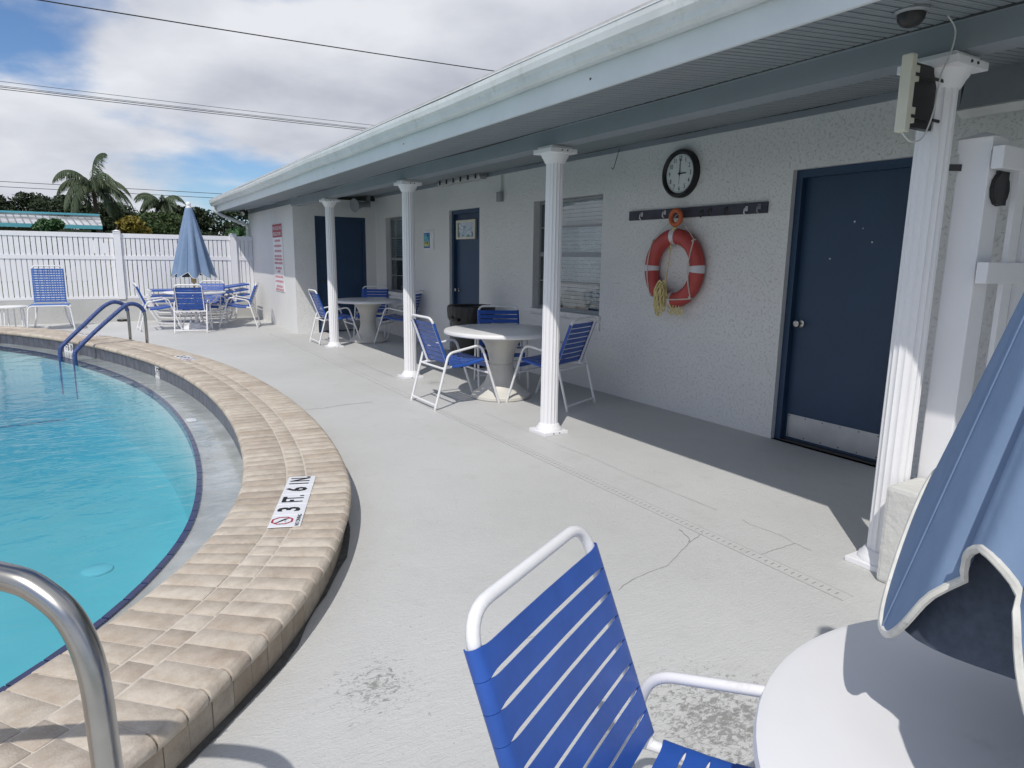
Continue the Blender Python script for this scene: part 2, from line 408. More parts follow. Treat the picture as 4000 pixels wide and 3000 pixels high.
def catmull(pts, per=8, closed=False):
    P = [Vector(p) for p in pts]; n = len(P); out = []
    for i in range(n if closed else n-1):
        p0 = P[(i-1) % n] if closed or i > 0 else P[0]*2-P[1]; p1 = P[i]; p2 = P[(i+1) % n]
        p3 = P[(i+2) % n] if closed or i+2 < n else P[-1]*2-P[-2]
        for k in range(per):
            t = k/per
            out.append(.5*((2*p1)+(p2-p0)*t+(2*p0-5*p1+4*p2-p3)*t*t+(3*p1-p0-3*p2+p3)*t**3))
    if not closed: out.append(P[-1])
    return out
def text(name, body, size, mat, parent, origin, ax, ay, lift=.0015, align='CENTER', sx=1.0, bold=.010):
    c = bpy.data.curves.new(name, 'FONT'); c.body = body; c.size = size; c.align_x = align; c.align_y = 'CENTER'
    c.resolution_u = 2; c.offset = size*bold
    t = bpy.data.objects.new(name, c); COL.objects.link(t)
    dg = bpy.context.evaluated_depsgraph_get(); me = bpy.data.meshes.new_from_object(t.evaluated_get(dg))
    bpy.data.objects.remove(t); me.materials.clear(); me.materials.append(mat)
    ax = Vector(ax).normalized(); ay = Vector(ay).normalized(); az = ax.cross(ay); o = Vector(origin)
    for v in me.vertices:
        p = v.co; v.co = o + ax*p.x*sx + ay*p.y + az*lift
    me.update(); me.name = name
    return link(name, me, parent)

# ------------------------------------------------------------------ pool outline
arc = [(-1.43,13.62),(-.94,13.02),(-.56,12.2),(-.14,11.33),(.17,10.36),(.40,9.55),(.56,8.92),(.69,8.2),(.79,7.4),(.835,6.62),(.84,5.86),(.81,5.26),(.765,4.77),(.685,4.19),(.61,3.84),(.505,3.53),(.36,3.21),(.20,2.93),(.06,2.73),(-.10,2.555),(-.25,2.40),(-.40,2.275)]
rest = [(-.85,2.0),(-1.5,1.78),(-2.5,1.6),(-3.8,1.65),(-5.4,2.2),(-6.6,3.6),(-7.2,6),(-7.2,9.5),(-6.6,12.4),(-5.2,14.5),(-3.6,15.0),(-2.3,14.45)]
for _ in range(2):   # light smoothing of the measured arc
    arc = [arc[0]] + [tuple(.25*arc[i-1][k]+.5*arc[i][k]+.25*arc[i+1][k] for k in (0,1)) for i in range(1, len(arc)-1)] + [arc[-1]]
dense = catmull([(x,y,0) for x, y in arc+rest], 12, True)
def resample(P, step):
    n = len(P); cum = [0]
    for i in range(n): cum.append(cum[-1]+(P[(i+1) % n]-P[i]).length)
    T = cum[-1]; k = int(round(T/step)); out = []; j = 0
    for q in range(k):
        d = T*q/k
        while cum[j+1] < d: j += 1
        u = (d-cum[j])/max(1e-9, cum[j+1]-cum[j]); out.append(P[j % n].lerp(P[(j+1) % n], u))
    return out
curve = resample(dense, .106)          # one point per coping brick, clockwise seen from above
def normals(P):
    n = len(P); N = []
    for i in range(n):
        t = (P[(i+2) % n]-P[(i-2) % n]).normalized(); N.append(Vector((t.y, -t.x, 0)))
    return N
# orientation: make normals point outwards
cen = sum(curve, Vector())/len(curve)
NR = normals(curve)
if (curve[0]-cen).dot(NR[0]) < 0: NR = [-q for q in NR]
def off(d, z=0): return [curve[i]+NR[i]*d + Vector((0,0,z)) for i in range(len(curve))]
NC = len(curve)
fine = resample(dense, .012); FN = normals(fine)
FN = [q*(1 if (fine[0]-cen).dot(FN[0]) > 0 else -1) for q in FN]
def row_stations(d, pitch, phase=0.0):
    """base points and normals so that pieces laid at offset d have an even length"""
    P_ = [fine[i]+FN[i]*d for i in range(len(fine))]; n = len(P_); cum = [0]
    for i in range(n): cum.append(cum[-1]+(P_[(i+1) % n]-P_[i]).length)
    T = cum[-1]; k = int(round(T/pitch)); out = []; j = 0
    for q in range(k):
        t = min(T-1e-6, T*(q+phase)/k)
        while cum[j+1] < t: j += 1
        u = (t-cum[j])/max(1e-9, cum[j+1]-cum[j]); a, b = j % n, (j+1) % n
        out.append((fine[a].lerp(fine[b], u), FN[a].lerp(FN[b], u).normalized()))
    return out

# ------------------------------------------------------------------ deck and ground
def fill_with_hole(outer, inner, name, mat):
    bm = bmesh.new()
    def loop(ps):
        vs = [bm.verts.new(p) for p in ps]; return [bm.edges.new((vs[i], vs[(i+1) % len(vs)])) for i in range(len(vs))]
    es = loop(outer)+loop(inner)
    bmesh.ops.triangle_fill(bm, use_beauty=True, use_dissolve=False, edges=es)
    bmesh.ops.recalc_face_normals(bm, faces=bm.faces)
    for f in bm.faces:
        if f.normal.z < 0: f.normal_flip()
    me = bpy.data.meshes.new(name); bm.to_mesh(me); bm.free(); me.materials.append(mat); return link(name, me)
deck = structure(fill_with_hole([(-12,-6,0),(5.6,-6,0),(5.6,16.9,0),(-12,16.9,0)], off(.50), 'deck', deck_mat))
ground = structure(fill_with_hole([(-900,-900,-.06),(900,-900,-.06),(900,900,-.06),(-900,900,-.06)], [(-12,-6,-.06),(5.6,-6,-.06),(5.6,16.9,-.06),(-12,16.9,-.06)], 'ground', grass_mat))
def ribbon(pts, w, z, name, mat, parent, jitter=.4):
    P = catmull([(x,y,z) for x, y in pts], 5); m = MB(); vs = []
    rnd = random.Random(len(pts)*13+int(w*1e5))
    P = [p+Vector((rnd.uniform(-1,1), rnd.uniform(-1,1), 0))*w*1.5 for p in P]
    for i, p in enumerate(P):
        t = (P[min(i+1, len(P)-1)]-P[max(i-1, 0)]).normalized(); n = Vector((-t.y, t.x, 0)); q = w*(1+jitter*rnd.uniform(-1,1))*.5
        vs += [p+n*q, p-n*q]
    m.add(vs, [(2*i, 2*i+1, 2*i+3, 2*i+2) for i in range(len(P)-1)]); return m.build(name, mat, parent)
crack_mat = simple('crack_shadow', (.29, .29, .28), .9)
seam_mat = simple('seam', (.42, .42, .41), .9)
ribbon([(2.689,2.403),(2.54,2.349),(2.435,2.299),(2.24,2.209),(2.135,2.203),(1.962,2.169),(1.877,2.133)], .0022, .003, 'crack', crack_mat, deck)
ribbon([(2.62,2.50),(2.58,2.40),(2.54,2.349)], .003, .003, 'crack', crack_mat, deck)
ribbon([(3.041,2.429),(3.022,2.367),(3.032,2.273),(3.038,2.152),(3.02,2.066),(3.012,1.964)], .0022, .003, 'crack', crack_mat, deck)
ribbon([(3.02,2.066),(2.925,2.066),(2.842,2.068),(2.745,2.063)], .0022, .003, 'crack', crack_mat, deck)
ribbon([(1.50,6.37),(1.691,6.404),(1.759,6.382),(1.94,6.427),(2.278,6.444)], .006, .003, 'crack', crack_mat, deck)
ribbon([(3.04,5.5),(3.035,5.0),(3.02,4.15),(3.035,3.81),(3.017,3.27),(3.03,2.6)], .0022, .003, 'crack', crack_mat, deck)
ribbon([(3.0,9.9),(3.01,9.0),(2.99,8.2),(3.0,7.6)], .004, .003, 'crack', crack_mat, deck)
ribbon([(1.10,1.95),(1.22,2.02),(1.38,2.0)], .002, .003, 'crack', crack_mat, deck)
dr = MB().box(2.672,2.742,1.57,13.0,-.03,.003).build('drain_strip', deck_mat, deck)
MB().box(2.668,2.672,1.57,13.0,-.02,.0045).box(2.742,2.7455,1.57,13.0,-.02,.0045).build('drain_edge', seam_mat, dr)
m = MB()
for i in range(130): m.box(2.694,2.72,1.62+i*.038,1.625+i*.038,.0,.0042)
o = m.build('drain_slots', crack_mat, dr); o['kind'] = 'stuff'

# ------------------------------------------------------------------ pool shell, gutter, water
Z0 = .18                # top of the coping
ZW = -.012
def strip(loops, name, mat, parent, smooth=True):
    m = MB(); n = len(loops[0])
    for l in loops: m.v += [tuple(p) for p in l]
    for a in range(len(loops)-1):
        for i in range(n): m.f.append((a*n+i, a*n+(i+1) % n, (a+1)*n+(i+1) % n, (a+1)*n+i))
    return m.build(name, mat, parent, smooth)
pool = bpy.data.objects.new('pool', None); COL.objects.link(pool); structure(pool)
strip([off(.03,.13), off(.03,-.02), off(-.02,-.03), off(-.14,-.032), off(-.24,-.028), off(-.265,-.020)], 'gutter_ledge', gutter_mat, pool)
def floor_z(y): return -.78 - .35*max(0, min(1, (y-10.4)/3.5)) - .10*max(0, min(1, (6-y)/4))
wall_t = off(-.292,-.020); wall_b = [p+Vector((0,0,0)) for p in off(-.30)]; wall_b = [Vector((p.x,p.y,floor_z(p.y)+.12)) for p in wall_b]
cove = [Vector((p.x,p.y,floor_z(p.y)+.02)) for p in off(-.34)]; fl0 = [Vector((p.x,p.y,floor_z(p.y))) for p in off(-.46)]
fl1 = [Vector((p.x,p.y,floor_z(p.y))) for p in off(-1.3)]
strip([wall_t, wall_b, cove, fl0, fl1], 'pool_wall', plaster_mat, pool)
bm = bmesh.new(); vs = [bm.verts.new(p) for p in fl1]; bm.faces.new(vs); bmesh.ops.triangulate(bm, faces=bm.faces[:])
me = bpy.data.meshes.new('pool_floor'); bm.to_mesh(me); bm.free(); me.materials.append(plaster_mat); link('pool_floor', me, pool)
# cobalt lip tiles: the stretch near the camera piece by piece, the rest joined
def in_view(p): return p.x > -1.9 and -1 < p.y < 14.2
def seg_piece(A, B, d0, d1, gap, z0, z1, m):
    a0, a1, b0, b1 = A[0]+A[1]*d0, B[0]+B[1]*d0, A[0]+A[1]*d1, B[0]+B[1]*d1
    for (p, q) in ((a0,a1),(b0,b1)):
        d = (q-p).normalized()*gap; p += d; q -= d
    vs = [Vector((p.x,p.y,z)) for z in (z0,z1) for p in (a0,b0,b1,a1)]
    m.add(vs, [(0,3,2,1),(4,5,6,7),(0,1,5,4),(1,2,6,5),(2,3,7,6),(3,0,4,7)]); return m
def lay(stations, fn, name, many, mat, smooth=False):
    restm = MB(); n = len(stations)
    for i in range(n):
        A, B = stations[i], stations[(i+1) % n]
        if in_view(A[0]): fn(A, B, MB()).build(name, mat, pool, smooth)
        else: fn(A, B, restm)
    o = restm.build(many, mat, pool); o['kind'] = 'stuff'
lay(row_stations(-.278,.150), lambda A, B, m: seg_piece(A, B, -.294, -.262, .0035, -.075, -.010, m), 'lip_tile', 'lip_tiles', lip_blue)
tA, tB = off(.012), off(.034)
BT = row_stations(.012,.150)
lay(BT, lambda A, B, m: seg_piece(A, B, .012, .034, .0030, -.022, .122, m), 'band_tile', 'band_tiles', water_tile)
# coping: mortar bed, two rows of bullnose bricks with a centre row, face bricks outside
strip([off(.034,.10), off(.02,.118), off(.010,.160), off(.03,.1755), off(.548,.1755), off(.570,.160), off(.568,.118), off(.548,.112), off(.548,-.02)], 'coping_mortar', mortar_mat, pool, False)
rnd = random.Random(3)
def coping_brick(A, B, d0, d1, nose, m):
    g = .0022; R = .030; dz = rnd.uniform(-.0016,.0012)
    g = rnd.uniform(.0014,.0034)
    if nose == 'in':
        prof = [(d1-.002,.150),(d1-.002,Z0-.003),(d1-.006,Z0)] + [(d0+R-R*math.sin(a), Z0-R+R*math.cos(a)) for a in (0,.5,1.0,1.57,2.2,2.8)] + [(d0+R+.01,.120)]
    elif nose == 'out':
        prof = [(d0+.002,.150),(d0+.002,Z0-.003),(d0+.006,Z0)] + [(d1-R+R*math.sin(a), Z0-R+R*math.cos(a)) for a in (0,.5,1.0,1.57,2.2,2.8)] + [(d1-R-.01,.120)]
    else:
        prof = [(d0+.003,.150),(d0+.003,Z0-.004),(d0+.007,Z0-.001),(d1-.007,Z0-.001),(d1-.003,Z0-.004),(d1-.003,.150)]
    vs = []; n = len(prof)
    for (S_, O_, s) in ((A,B,1),(A,B,2),(B,A,2),(B,A,1)):
        for (d, z) in prof:
            p = S_[0]+S_[1]*d; q = O_[0]+O_[1]*d; t = (q-p).normalized()
            p = p + t*(g if s == 1 else g+.004); zz = z+dz
            if s == 1: p = p - (S_[1]*.003 if nose == 'out' else -S_[1]*.003 if nose == 'in' else Vector())*(1 if z < Z0-.002 else 0); zz -= .0032 if z > .13 else 0
            vs.append((p.x,p.y,zz))
    fs = [tuple(range(n))] + [tuple(reversed(range(3*n,4*n)))]
    for e in range(3):
        for k in range(n-1): fs.append((e*n+k, (e+1)*n+k, (e+1)*n+k+1, e*n+k+1))
    m.add(vs, fs); return m
for (d0, d1, nose, nm, many, ph) in ((-.012,.235,'in','inner_brick','inner_bricks',0), (.238,.345,'mid','centre_brick','centre_bricks',.3), (.348,.592,'out','outer_brick','outer_bricks',.55)):
    lay(row_stations((d0+d1)/2, .0995, ph), lambda A, B, m: coping_brick(A, B, d0, d1, nose, m), nm, many, coping_mat, True)
lay(row_stations(.55,.104), lambda A, B, m: seg_piece(A, B, .540, .555+rnd.uniform(-.002,.002), .0018, -.01, .116, m), 'face_brick', 'face_bricks', face_mat)
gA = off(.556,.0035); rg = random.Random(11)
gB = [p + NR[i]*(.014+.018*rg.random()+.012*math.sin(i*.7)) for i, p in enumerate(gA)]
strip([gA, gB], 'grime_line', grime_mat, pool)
# water body
bm = bmesh.new(); top = [bm.verts.new(p) for p in off(.022, ZW)]; bot = [bm.verts.new((p.x,p.y,-2.2)) for p in off(.022)]
bm.faces.new(top); bm.faces.new(list(reversed(bot)))
for i in range(NC): bm.faces.new((top[i], bot[i], bot[(i+1) % NC], top[(i+1) % NC]))
bmesh.ops.recalc_face_normals(bm, faces=bm.faces); bmesh.ops.triangulate(bm, faces=[f for f in bm.faces if len(f.verts) > 4])
me = bpy.data.meshes.new('water'); bm.to_mesh(me); bm.free(); me.materials.append(water_mat); structure(link('water', me))
# floor fittings
zf = floor_z(5.4)
m = MB().lathe([(.10,zf),(.10,zf+.012),(.085,zf+.02),(.02,zf+.022)], 28, (-.175,5.4)); inl = m.build('floor_inlet', tile_white, None, True)
tag(inl, 'round white inlet plate on the pool floor', 'pool inlet')
m = MB(); pl = [(-2.6,10.35),(-1.9,10.55),(-1.25,10.78),(-.66,10.97),(-.24,11.15)]
P = catmull([(x,y,0) for x, y in pl], 8)
for i in range(len(P)-1):
    t = (P[i+1]-P[i]).normalized(); n = Vector((-t.y,t.x,0))*.035
    a, b = P[i]+t*.004, P[i+1]-t*.004; zz = [floor_z(q.y)+.006 for q in (a,b)]
    m.add([(a.x+n.x,a.y+n.y,zz[0]),(a.x-n.x,a.y-n.y,zz[0]),(b.x-n.x,b.y-n.y,zz[1]),(b.x+n.x,b.y+n.y,zz[1])], [(0,1,2,3)])
m.build('floor_tile_line', lip_blue, pool)
# entry step in the near corner
st = [p for i, p in enumerate(off(-.30)) if -1.4 < p.x < -.30 and p.y < 3.2]
if len(st) > 3:
    inn = [p for i, p in enumerate(off(-.62)) if -1.7 < p.x < -.36 and p.y < 3.5]
    poly = [(p.x,p.y) for p in st] + [(p.x,p.y) for p in reversed(inn)]
    MB().prism(poly, 'z', -.95, -.30).build('entry_step', plaster_mat, pool)
    pth = [Vector((p.x,p.y,-.297)) for p in inn]
    m = MB()
    for i in range(len(pth)-1):
        t = (pth[i+1]-pth[i]).normalized(); n = Vector((-t.y,t.x,0))*.012; a, b = pth[i]+t*.004, pth[i+1]-t*.004
        m.add([a+n,a-n,b-n,b+n], [(0,1,2,3)])
    m.build('step_tile_line', lip_blue, pool)
# gutter drain plate
m = MB(); c0 = Vector((.62,6.55,-.020)); m.obox(c0,(1,0,0),(0,1,0),(0,0,1),.04,.055,.004); m.build('gutter_drain', tile_white, pool)

# depth markers on the coping: plates run near to far, letters' tops toward the water
def nearest(x, y): return min(range(NC), key=lambda i: (curve[i].x-x)**2+(curve[i].y-y)**2)
def no_diving(parent, c, ax, ay, s):
    ax = Vector(ax).normalized(); ay = Vector(ay).normalized(); c = Vector(c); z = Vector((0,0,.0014))
    ring = MB(); pts = [(math.cos(a), math.sin(a)) for a in [rad(22.5+45*k) for k in range(8)]]
    vs = [c+z+(ax*x*.92+ay*y)*s for x, y in pts]+[c+z+(ax*x*.92+ay*y)*s*.82 for x, y in pts]
    ring.add(vs, [(i,(i+1) % 8,8+(i+1) % 8,8+i) for i in range(8)])
    d = (ax-ay).normalized()
    n = (ax+ay).normalized()*s*.06; a, b = c+z*1.1-d*s*.85, c+z*1.1+d*s*.85
    ring.add([a+n,a-n,b-n,b+n], [(0,1,2,3)]); ring.build('octagon_symbol', ink_red, parent)
    g = MB(); a, b = c+z*1.8-ax*s*.42+ay*s*.38, c+z*1.8+ax*s*.35-ay*s*.30; t = (b-a).normalized(); n = t.cross(Vector((0,0,1)))*s*.055
    g.add([a+n,a-n,b-n*2,b+n*2], [(0,1,2,3)])
    for k in range(5):
        p = c+z*1.6+ax*s*(-.45+.2*k)-ay*s*.28; q = p+ax*s*.12+ay*s*(.06 if k % 2 else -.06); nn = ay*s*.025; g.add([p+nn,p-nn,q-nn,q+nn], [(0,1,2,3)])
    g.build('diver_symbol', ink, parent)
def marker(label, start, d, words, size=.152):
    st = Vector((*start, Z0+.0022)); ax = Vector((*d,0)).normalized(); ay = Vector((-ax.y, ax.x, 0))
    t = thing('depth_marker', label, 'depth marker', st)
    for k, wd in enumerate(words):
        c = ax*(size*(k+.5))
        pl = MB().obox((c.x,c.y,0), ax, ay, (0,0,1), size*.493, size*.497, .0022).build('marker_tile', tile_white, t); bevel(pl, .0012, 1)
        c = Vector((c.x,c.y,.0024))
        if wd == '#':
            no_diving(pl, c+ay*.018, ax, ay, size*.36); text('lettering', 'NO DIVING', .029, ink, pl, c-ay*.058, ax, ay)
        else: text('lettering', wd.replace('IN.', 'I N.'), .150 if len(wd) < 3 else .144, ink, pl, c, ax, ay, sx={'FT.': .56, 'IN.': .60}.get(wd, .9), bold=.026)
    return t
marker('white 3 FT 6 IN depth tiles with no diving symbol on brick coping', (.661,3.150), (.27,.709), ['#','3','FT.','6','IN.'])
marker('white 5 FT depth tiles with no diving symbol on brick coping', (.896,8.94), (-.085,.48), ['#','5','FT.'])
marker('white 7 FT 6 IN depth tiles on coping beside the pool ladder rails', (-.02,12.12), (-.44,.72), ['#','7','FT.','6','IN.'])
def wall_marker(label, x, y, words):
    i = min(range(len(BT)), key=lambda k: (BT[k][0].x-x)**2+(BT[k][0].y-y)**2); t = thing('waterline_marker', label, 'depth marker', (0,0,0)); n = len(BT)
    step = 1 if BT[(i+1) % n][0].x > BT[i][0].x else -1          # read from the far tile to the near one
    for k, wd in enumerate(words):
        A, B = BT[(i+step*k) % n], BT[(i+step*(k+1)) % n]
        a, b = A[0]+A[1]*.012, B[0]+B[1]*.012; nn = -(A[1]+B[1]).normalized(); ax = (b-a).normalized(); w = (b-a).length
        c = (a+b)/2+nn*.003+Vector((0,0,.05))
        pl = MB().obox(c, ax, (0,0,1), nn, w*.488, .071, .003).build('marker_tile', tile_white, t)
        text('lettering', wd, .140, ink, pl, c+nn*.0035, ax, (0,0,1), sx=.75)
    return t
wall_marker('5 FT tile set in the dark waterline tiles', .57, 9.17, ['5 FT'])
wall_marker('7 FT 6 IN tiles in the waterline band behind the ladder rails', -.45, 12.16, ['7 FT','6 IN'])

# ------------------------------------------------------------------ pool house
XW, XC, XF = 4.696, 3.179, 3.13       # main wall face, column line, far room front face
YS, YE = 12.84, 17.0                  # far room side wall, building end
Y0 = -2.6
def zs(x): return 2.455+.091*(x-3.104)
XE = 2.44
house = thing('pool_house', 'long low white stucco pool house with colonnade and navy doors', 'building')
def wall_x(name, x, thick, y0, y1, z0, z1, openings, mat, parent):
    """wall facing -x with rectangular openings (ya, yb, za, zb)"""
    ys = sorted({y0, y1, *[v for o in openings for v in o[:2]]}); zz = sorted({z0, z1, *[v for o in openings for v in o[2:]]})
    m = MB()
    for a, b in zip(ys, ys[1:]):
        for c, d in zip(zz, zz[1:]):
            if any(o[0] <= a and b <= o[1] and o[2] <= c and d <= o[3] for o in openings): continue
            m.add([(x,a,c),(x,b,c),(x,b,d),(x,a,d)], [(0,1,2,3)]); m.add([(x+thick,a,c),(x+thick,b,c),(x+thick,b,d),(x+thick,a,d)], [(0,1,2,3)])
    for (a, b, c, d) in openings:
        m.add([(x,a,c),(x+thick,a,c),(x+thick,a,d),(x,a,d)], [(0,1,2,3)]); m.add([(x,b,c),(x+thick,b,c),(x+thick,b,d),(x,b,d)], [(0,1,2,3)])
        m.add([(x,a,d),(x+thick,a,d),(x+thick,b,d),(x,b,d)], [(0,1,2,3)]); m.add([(x,a,c),(x+thick,a,c),(x+thick,b,c),(x,b,c)], [(0,1,2,3)])
    me = bpy.data.meshes.new(name); me.from_pydata(m.v, [], m.f); me.update(); me.materials.append(mat); return link(name, me, parent)
D1 = (2.60,3.535,0.0,2.155); D2 = (8.63,9.60,0.0,2.148); W1 = (5.87,7.225,.835,2.14); W2 = (11.1,12.30,.80,2.15)
wall_x('wall', XW, .2, Y0, YS, -.02, 2.535, [D1, D2, W1, W2], stucco_mat, house)
MB().box(XW+.21,XW+.23,Y0,YS,0,2.6).build('dark_room_panel', interior_dark, house)  # dark panel added behind the openings, its colour stands for the unlit room
MB().box(XW-.018,XW+.1,Y0,YS-.02,2.536,2.62).build('wall_trim_board', beam_mat, house)
tw = [(Y0,2.628),(2.2,2.626),(5.4,2.622),(6.6,2.615),(8.1,2.60)]
MB().tube([(XW-.024,y,zs(XW)-.012+(.004*math.sin(y*5))) for y in [Y0+i*.25 for i in range(44)]], .006, 6).build('cable_run', dark_metal, house)
# far room: front face and side wall with a door
wall_x('front_wall', XF, .2, YS, YE, -.02, 2.36, [], stucco_mat, house)
D3 = (3.525,4.50,0,2.165)
m = MB()
for (a, b, c, d) in ((XF,D3[0],-.02,2.31),(D3[1],XW,-.02,2.31),(D3[0],D3[1],D3[3],2.31)): m.add([(a,YS,c),(b,YS,c),(b,YS,d),(a,YS,d)], [(0,1,2,3)])
m.add([(D3[0],YS,0),(D3[0],YS+.12,0),(D3[0],YS+.12,D3[3]),(D3[0],YS,D3[3])], [(0,1,2,3)])
m.add([(D3[1],YS,0),(D3[1],YS+.12,0),(D3[1],YS+.12,D3[3]),(D3[1],YS,D3[3])], [(0,1,2,3)])
m.add([(D3[0],YS,D3[3]),(D3[1],YS,D3[3]),(D3[1],YS+.12,D3[3]),(D3[0],YS+.12,D3[3])], [(0,1,2,3)])
me = bpy.data.meshes.new('side_wall'); me.from_pydata(m.v, [], m.f); me.update(); me.materials.append(stucco_mat); link('side_wall', me, house)
MB().box(XF+.003,XW+.01,YS-.014,YS+.1,2.312,zs(XF)+.02).build('side_wall_band', stucco_mat, house)
MB().box(XF+.004,9,YE-.01,YE+.01,-.02,2.6).build('end_wall', stucco_mat, house)
MB().box(XF+.02,XF+.1,YS+.01,YE-.02,2.361,zs(XF)-.002).build('front_trim_board', beam_mat, house)
MB().box(XW+.2,9,Y0-.2,Y0,-.02,2.6).build('near_end_wall', stucco_mat, house)
# doors
def door(name_label, y0, y1, ztop, plate, knob_y, knob_z):
    d = MB().box(XW+.10,XW+.145,y0+.055,y1-.055,.012,ztop-.06).build('door', door_blue, house); d['label'] = name_label
    MB().box(XW+.045,XW+.16,y0+.001,y0+.055,.0,ztop-.001).box(XW+.045,XW+.16,y1-.055,y1-.001,.0,ztop-.001).box(XW+.045,XW+.16,y0+.055,y1-.055,ztop-.06,ztop-.001).build('door_frame', door_blue, d)
    MB().box(XW+.04,XW+.16,y0+.055,y1-.055,-.01,.011).build('threshold', dark_metal, d)
    k = MB(); k.lathe([(.030,0),(.032,.006),(.013,.014),(.013,.03),(.024,.036),(.029,.05),(.026,.064),(.012,.07)], 20)
    ko = k.build('door_knob', steel, d, True); ko.rotation_euler = (0, rad(-90), 0); ko.location = (XW+.10, knob_y, knob_z)
    if plate:
        kp = MB().box(XW+.095,XW+.0995,y0+.075,y1-.075,.03,.22).build('kick_plate', steel_dull, d)
        m = MB()
        for zz in (.045,.205):
            for i in range(6): m.obox((XW+.094,y0+.09+i*(y1-y0-.18)/5,zz),(1,0,0),(0,1,0),(0,0,1),.002,.004,.004)
        m.build('plate_screws', dark_metal, d)
    return d
d1 = door('navy door with steel kick plate beside the life ring', D1[0], D1[1], D1[3], True, 3.42, .968)
m = MB()
for (y, z, r) in ((3.05,1.75,.006),(2.9,1.60,.005),(3.22,1.48,.005),(2.98,1.70,.003)): m.obox((XW+.099,y,z),(1,0,0),(0,1,0),(0,0,1),.001,r,r)
m.build('paint_chips', sign_white, d1)
d2 = door('navy door with a framed notice, behind the trash can', D2[0], D2[1], D2[3], False, 9.48, .952)
d3 = MB().box(D3[0]+.05,D3[1]-.05,YS+.06,YS+.10,.012,D3[3]-.055).build('door', door_blue, house)
MB().box(D3[0]+.001,D3[0]+.05,YS+.02,YS+.115,0,D3[3]-.001).box(D3[1]-.05,D3[1]-.001,YS+.02,YS+.115,0,D3[3]-.001).box(D3[0]+.05,D3[1]-.05,YS+.02,YS+.115,D3[3]-.055,D3[3]-.001).build('door_frame', door_blue, d3)
MB().box(D3[0]+.07,D3[1]-.07,YS+.055,YS+.0595,.03,.25).build('kick_plate', steel_dull, d3)
k = MB().lathe([(.030,0),(.013,.014),(.013,.03),(.029,.05),(.012,.07)], 16).build('door_knob', dark_metal, d3, True); k.rotation_euler = (rad(90),0,0); k.location = (D3[0]+.13,YS+.06,.97)
# windows
def window(label, y0, y1, z0, z1, rails, blind_from, sill):
    w = MB().box(XW+.09,XW+.13,y0+.004,y0+.035,z0,z1-.004).box(XW+.09,XW+.13,y1-.035,y1-.004,z0,z1-.004).box(XW+.09,XW+.13,y0+.035,y1-.035,z1-.035,z1-.004).box(XW+.09,XW+.13,y0+.035,y1-.035,z0,z0+.035).build('window', grey_metal, house)
    w['label'] = label
    zz = [z0+.035]+[r[0] for r in rails]+[z1-.035]
    for (r, h) in rails: MB().box(XW+.085,XW+.128,y0+.035,y1-.035,r-h,r+h).build('window_rail', grey_metal, w)
    for a, b in zip(zz, zz[1:]): MB().box(XW+.104,XW+.109,y0+.035,y1-.035,a+.002,b-.002).build('window_pane', glass_mat, w)
    z = z1-.05
    while z > blind_from:
        MB().obox((XW+.165,(y0+y1)/2,z),(0,1,0),(.42,0,-.9),(.9,0,.42),(y1-y0)/2-.04,.0215,.0012).build('blind_slat', blind_mat, w); z -= .0455
    for yy in (y0+.25, y1-.25): MB().tube([(XW+.141,yy,z1-.04),(XW+.141,yy,blind_from)], .0012, 5).build('blind_cord', blind_mat, w)
    if sill:
        MB().box(XW-.035,XW+.09,y0-.04,y1+.04,z0-.05,z0-.001).build('window_sill', stucco_mat, w)
        MB().box(XW-.022,XW+.0,y0-.03,y1+.03,z0-.16,z0-.075).build('sill_band', stucco_mat, w)
    return w
window('window with white blinds behind the clock wall chairs', *W1, [(1.50,.026),(1.82,.008),(1.18,.008)], .90, True)
window('window with half lowered blinds near the corner door', *W2, [(1.40,.025),(1.78,.010),(1.10,.006)], 1.42, True)
# beam
MB().box(XC-.075,XC+.075,Y0,YS-.016,2.318,zs(XC)-.004).build('beam', beam_mat, house)
MB().box(XC-.079,XC-.075,Y0,YS-.016,zs(XC)-.03,zs(XC)-.012).build('beam_moulding', soffit_rib, house)
MB().tube([(XC-.084,y,zs(XC-.08)-.008-.012*(.5+.5*math.sin(y*1.9)*math.sin(y*.7+1))) for y in [Y0+.1*i for i in range(150)]], .0055, 6).build('beam_cable', dark_metal, house)
# soffit: vented panels side by side, far ones joined
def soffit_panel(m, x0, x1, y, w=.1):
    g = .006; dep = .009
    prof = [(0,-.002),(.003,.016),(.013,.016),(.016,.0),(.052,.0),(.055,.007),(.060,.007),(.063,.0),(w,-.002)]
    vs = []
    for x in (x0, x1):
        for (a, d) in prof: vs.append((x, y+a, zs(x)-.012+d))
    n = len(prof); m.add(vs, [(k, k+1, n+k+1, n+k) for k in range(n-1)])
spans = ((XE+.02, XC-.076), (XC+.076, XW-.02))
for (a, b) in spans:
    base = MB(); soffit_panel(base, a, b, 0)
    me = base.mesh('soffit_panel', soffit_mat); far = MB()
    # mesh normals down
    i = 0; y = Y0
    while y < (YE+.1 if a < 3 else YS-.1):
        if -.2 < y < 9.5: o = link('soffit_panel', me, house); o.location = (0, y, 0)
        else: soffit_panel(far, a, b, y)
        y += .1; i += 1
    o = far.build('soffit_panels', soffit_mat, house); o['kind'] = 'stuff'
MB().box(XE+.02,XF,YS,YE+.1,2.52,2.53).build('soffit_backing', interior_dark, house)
MB().box(XE+.03,9,Y0,YE+.1,2.66,2.67).build('ceiling_deck', interior_dark, house)
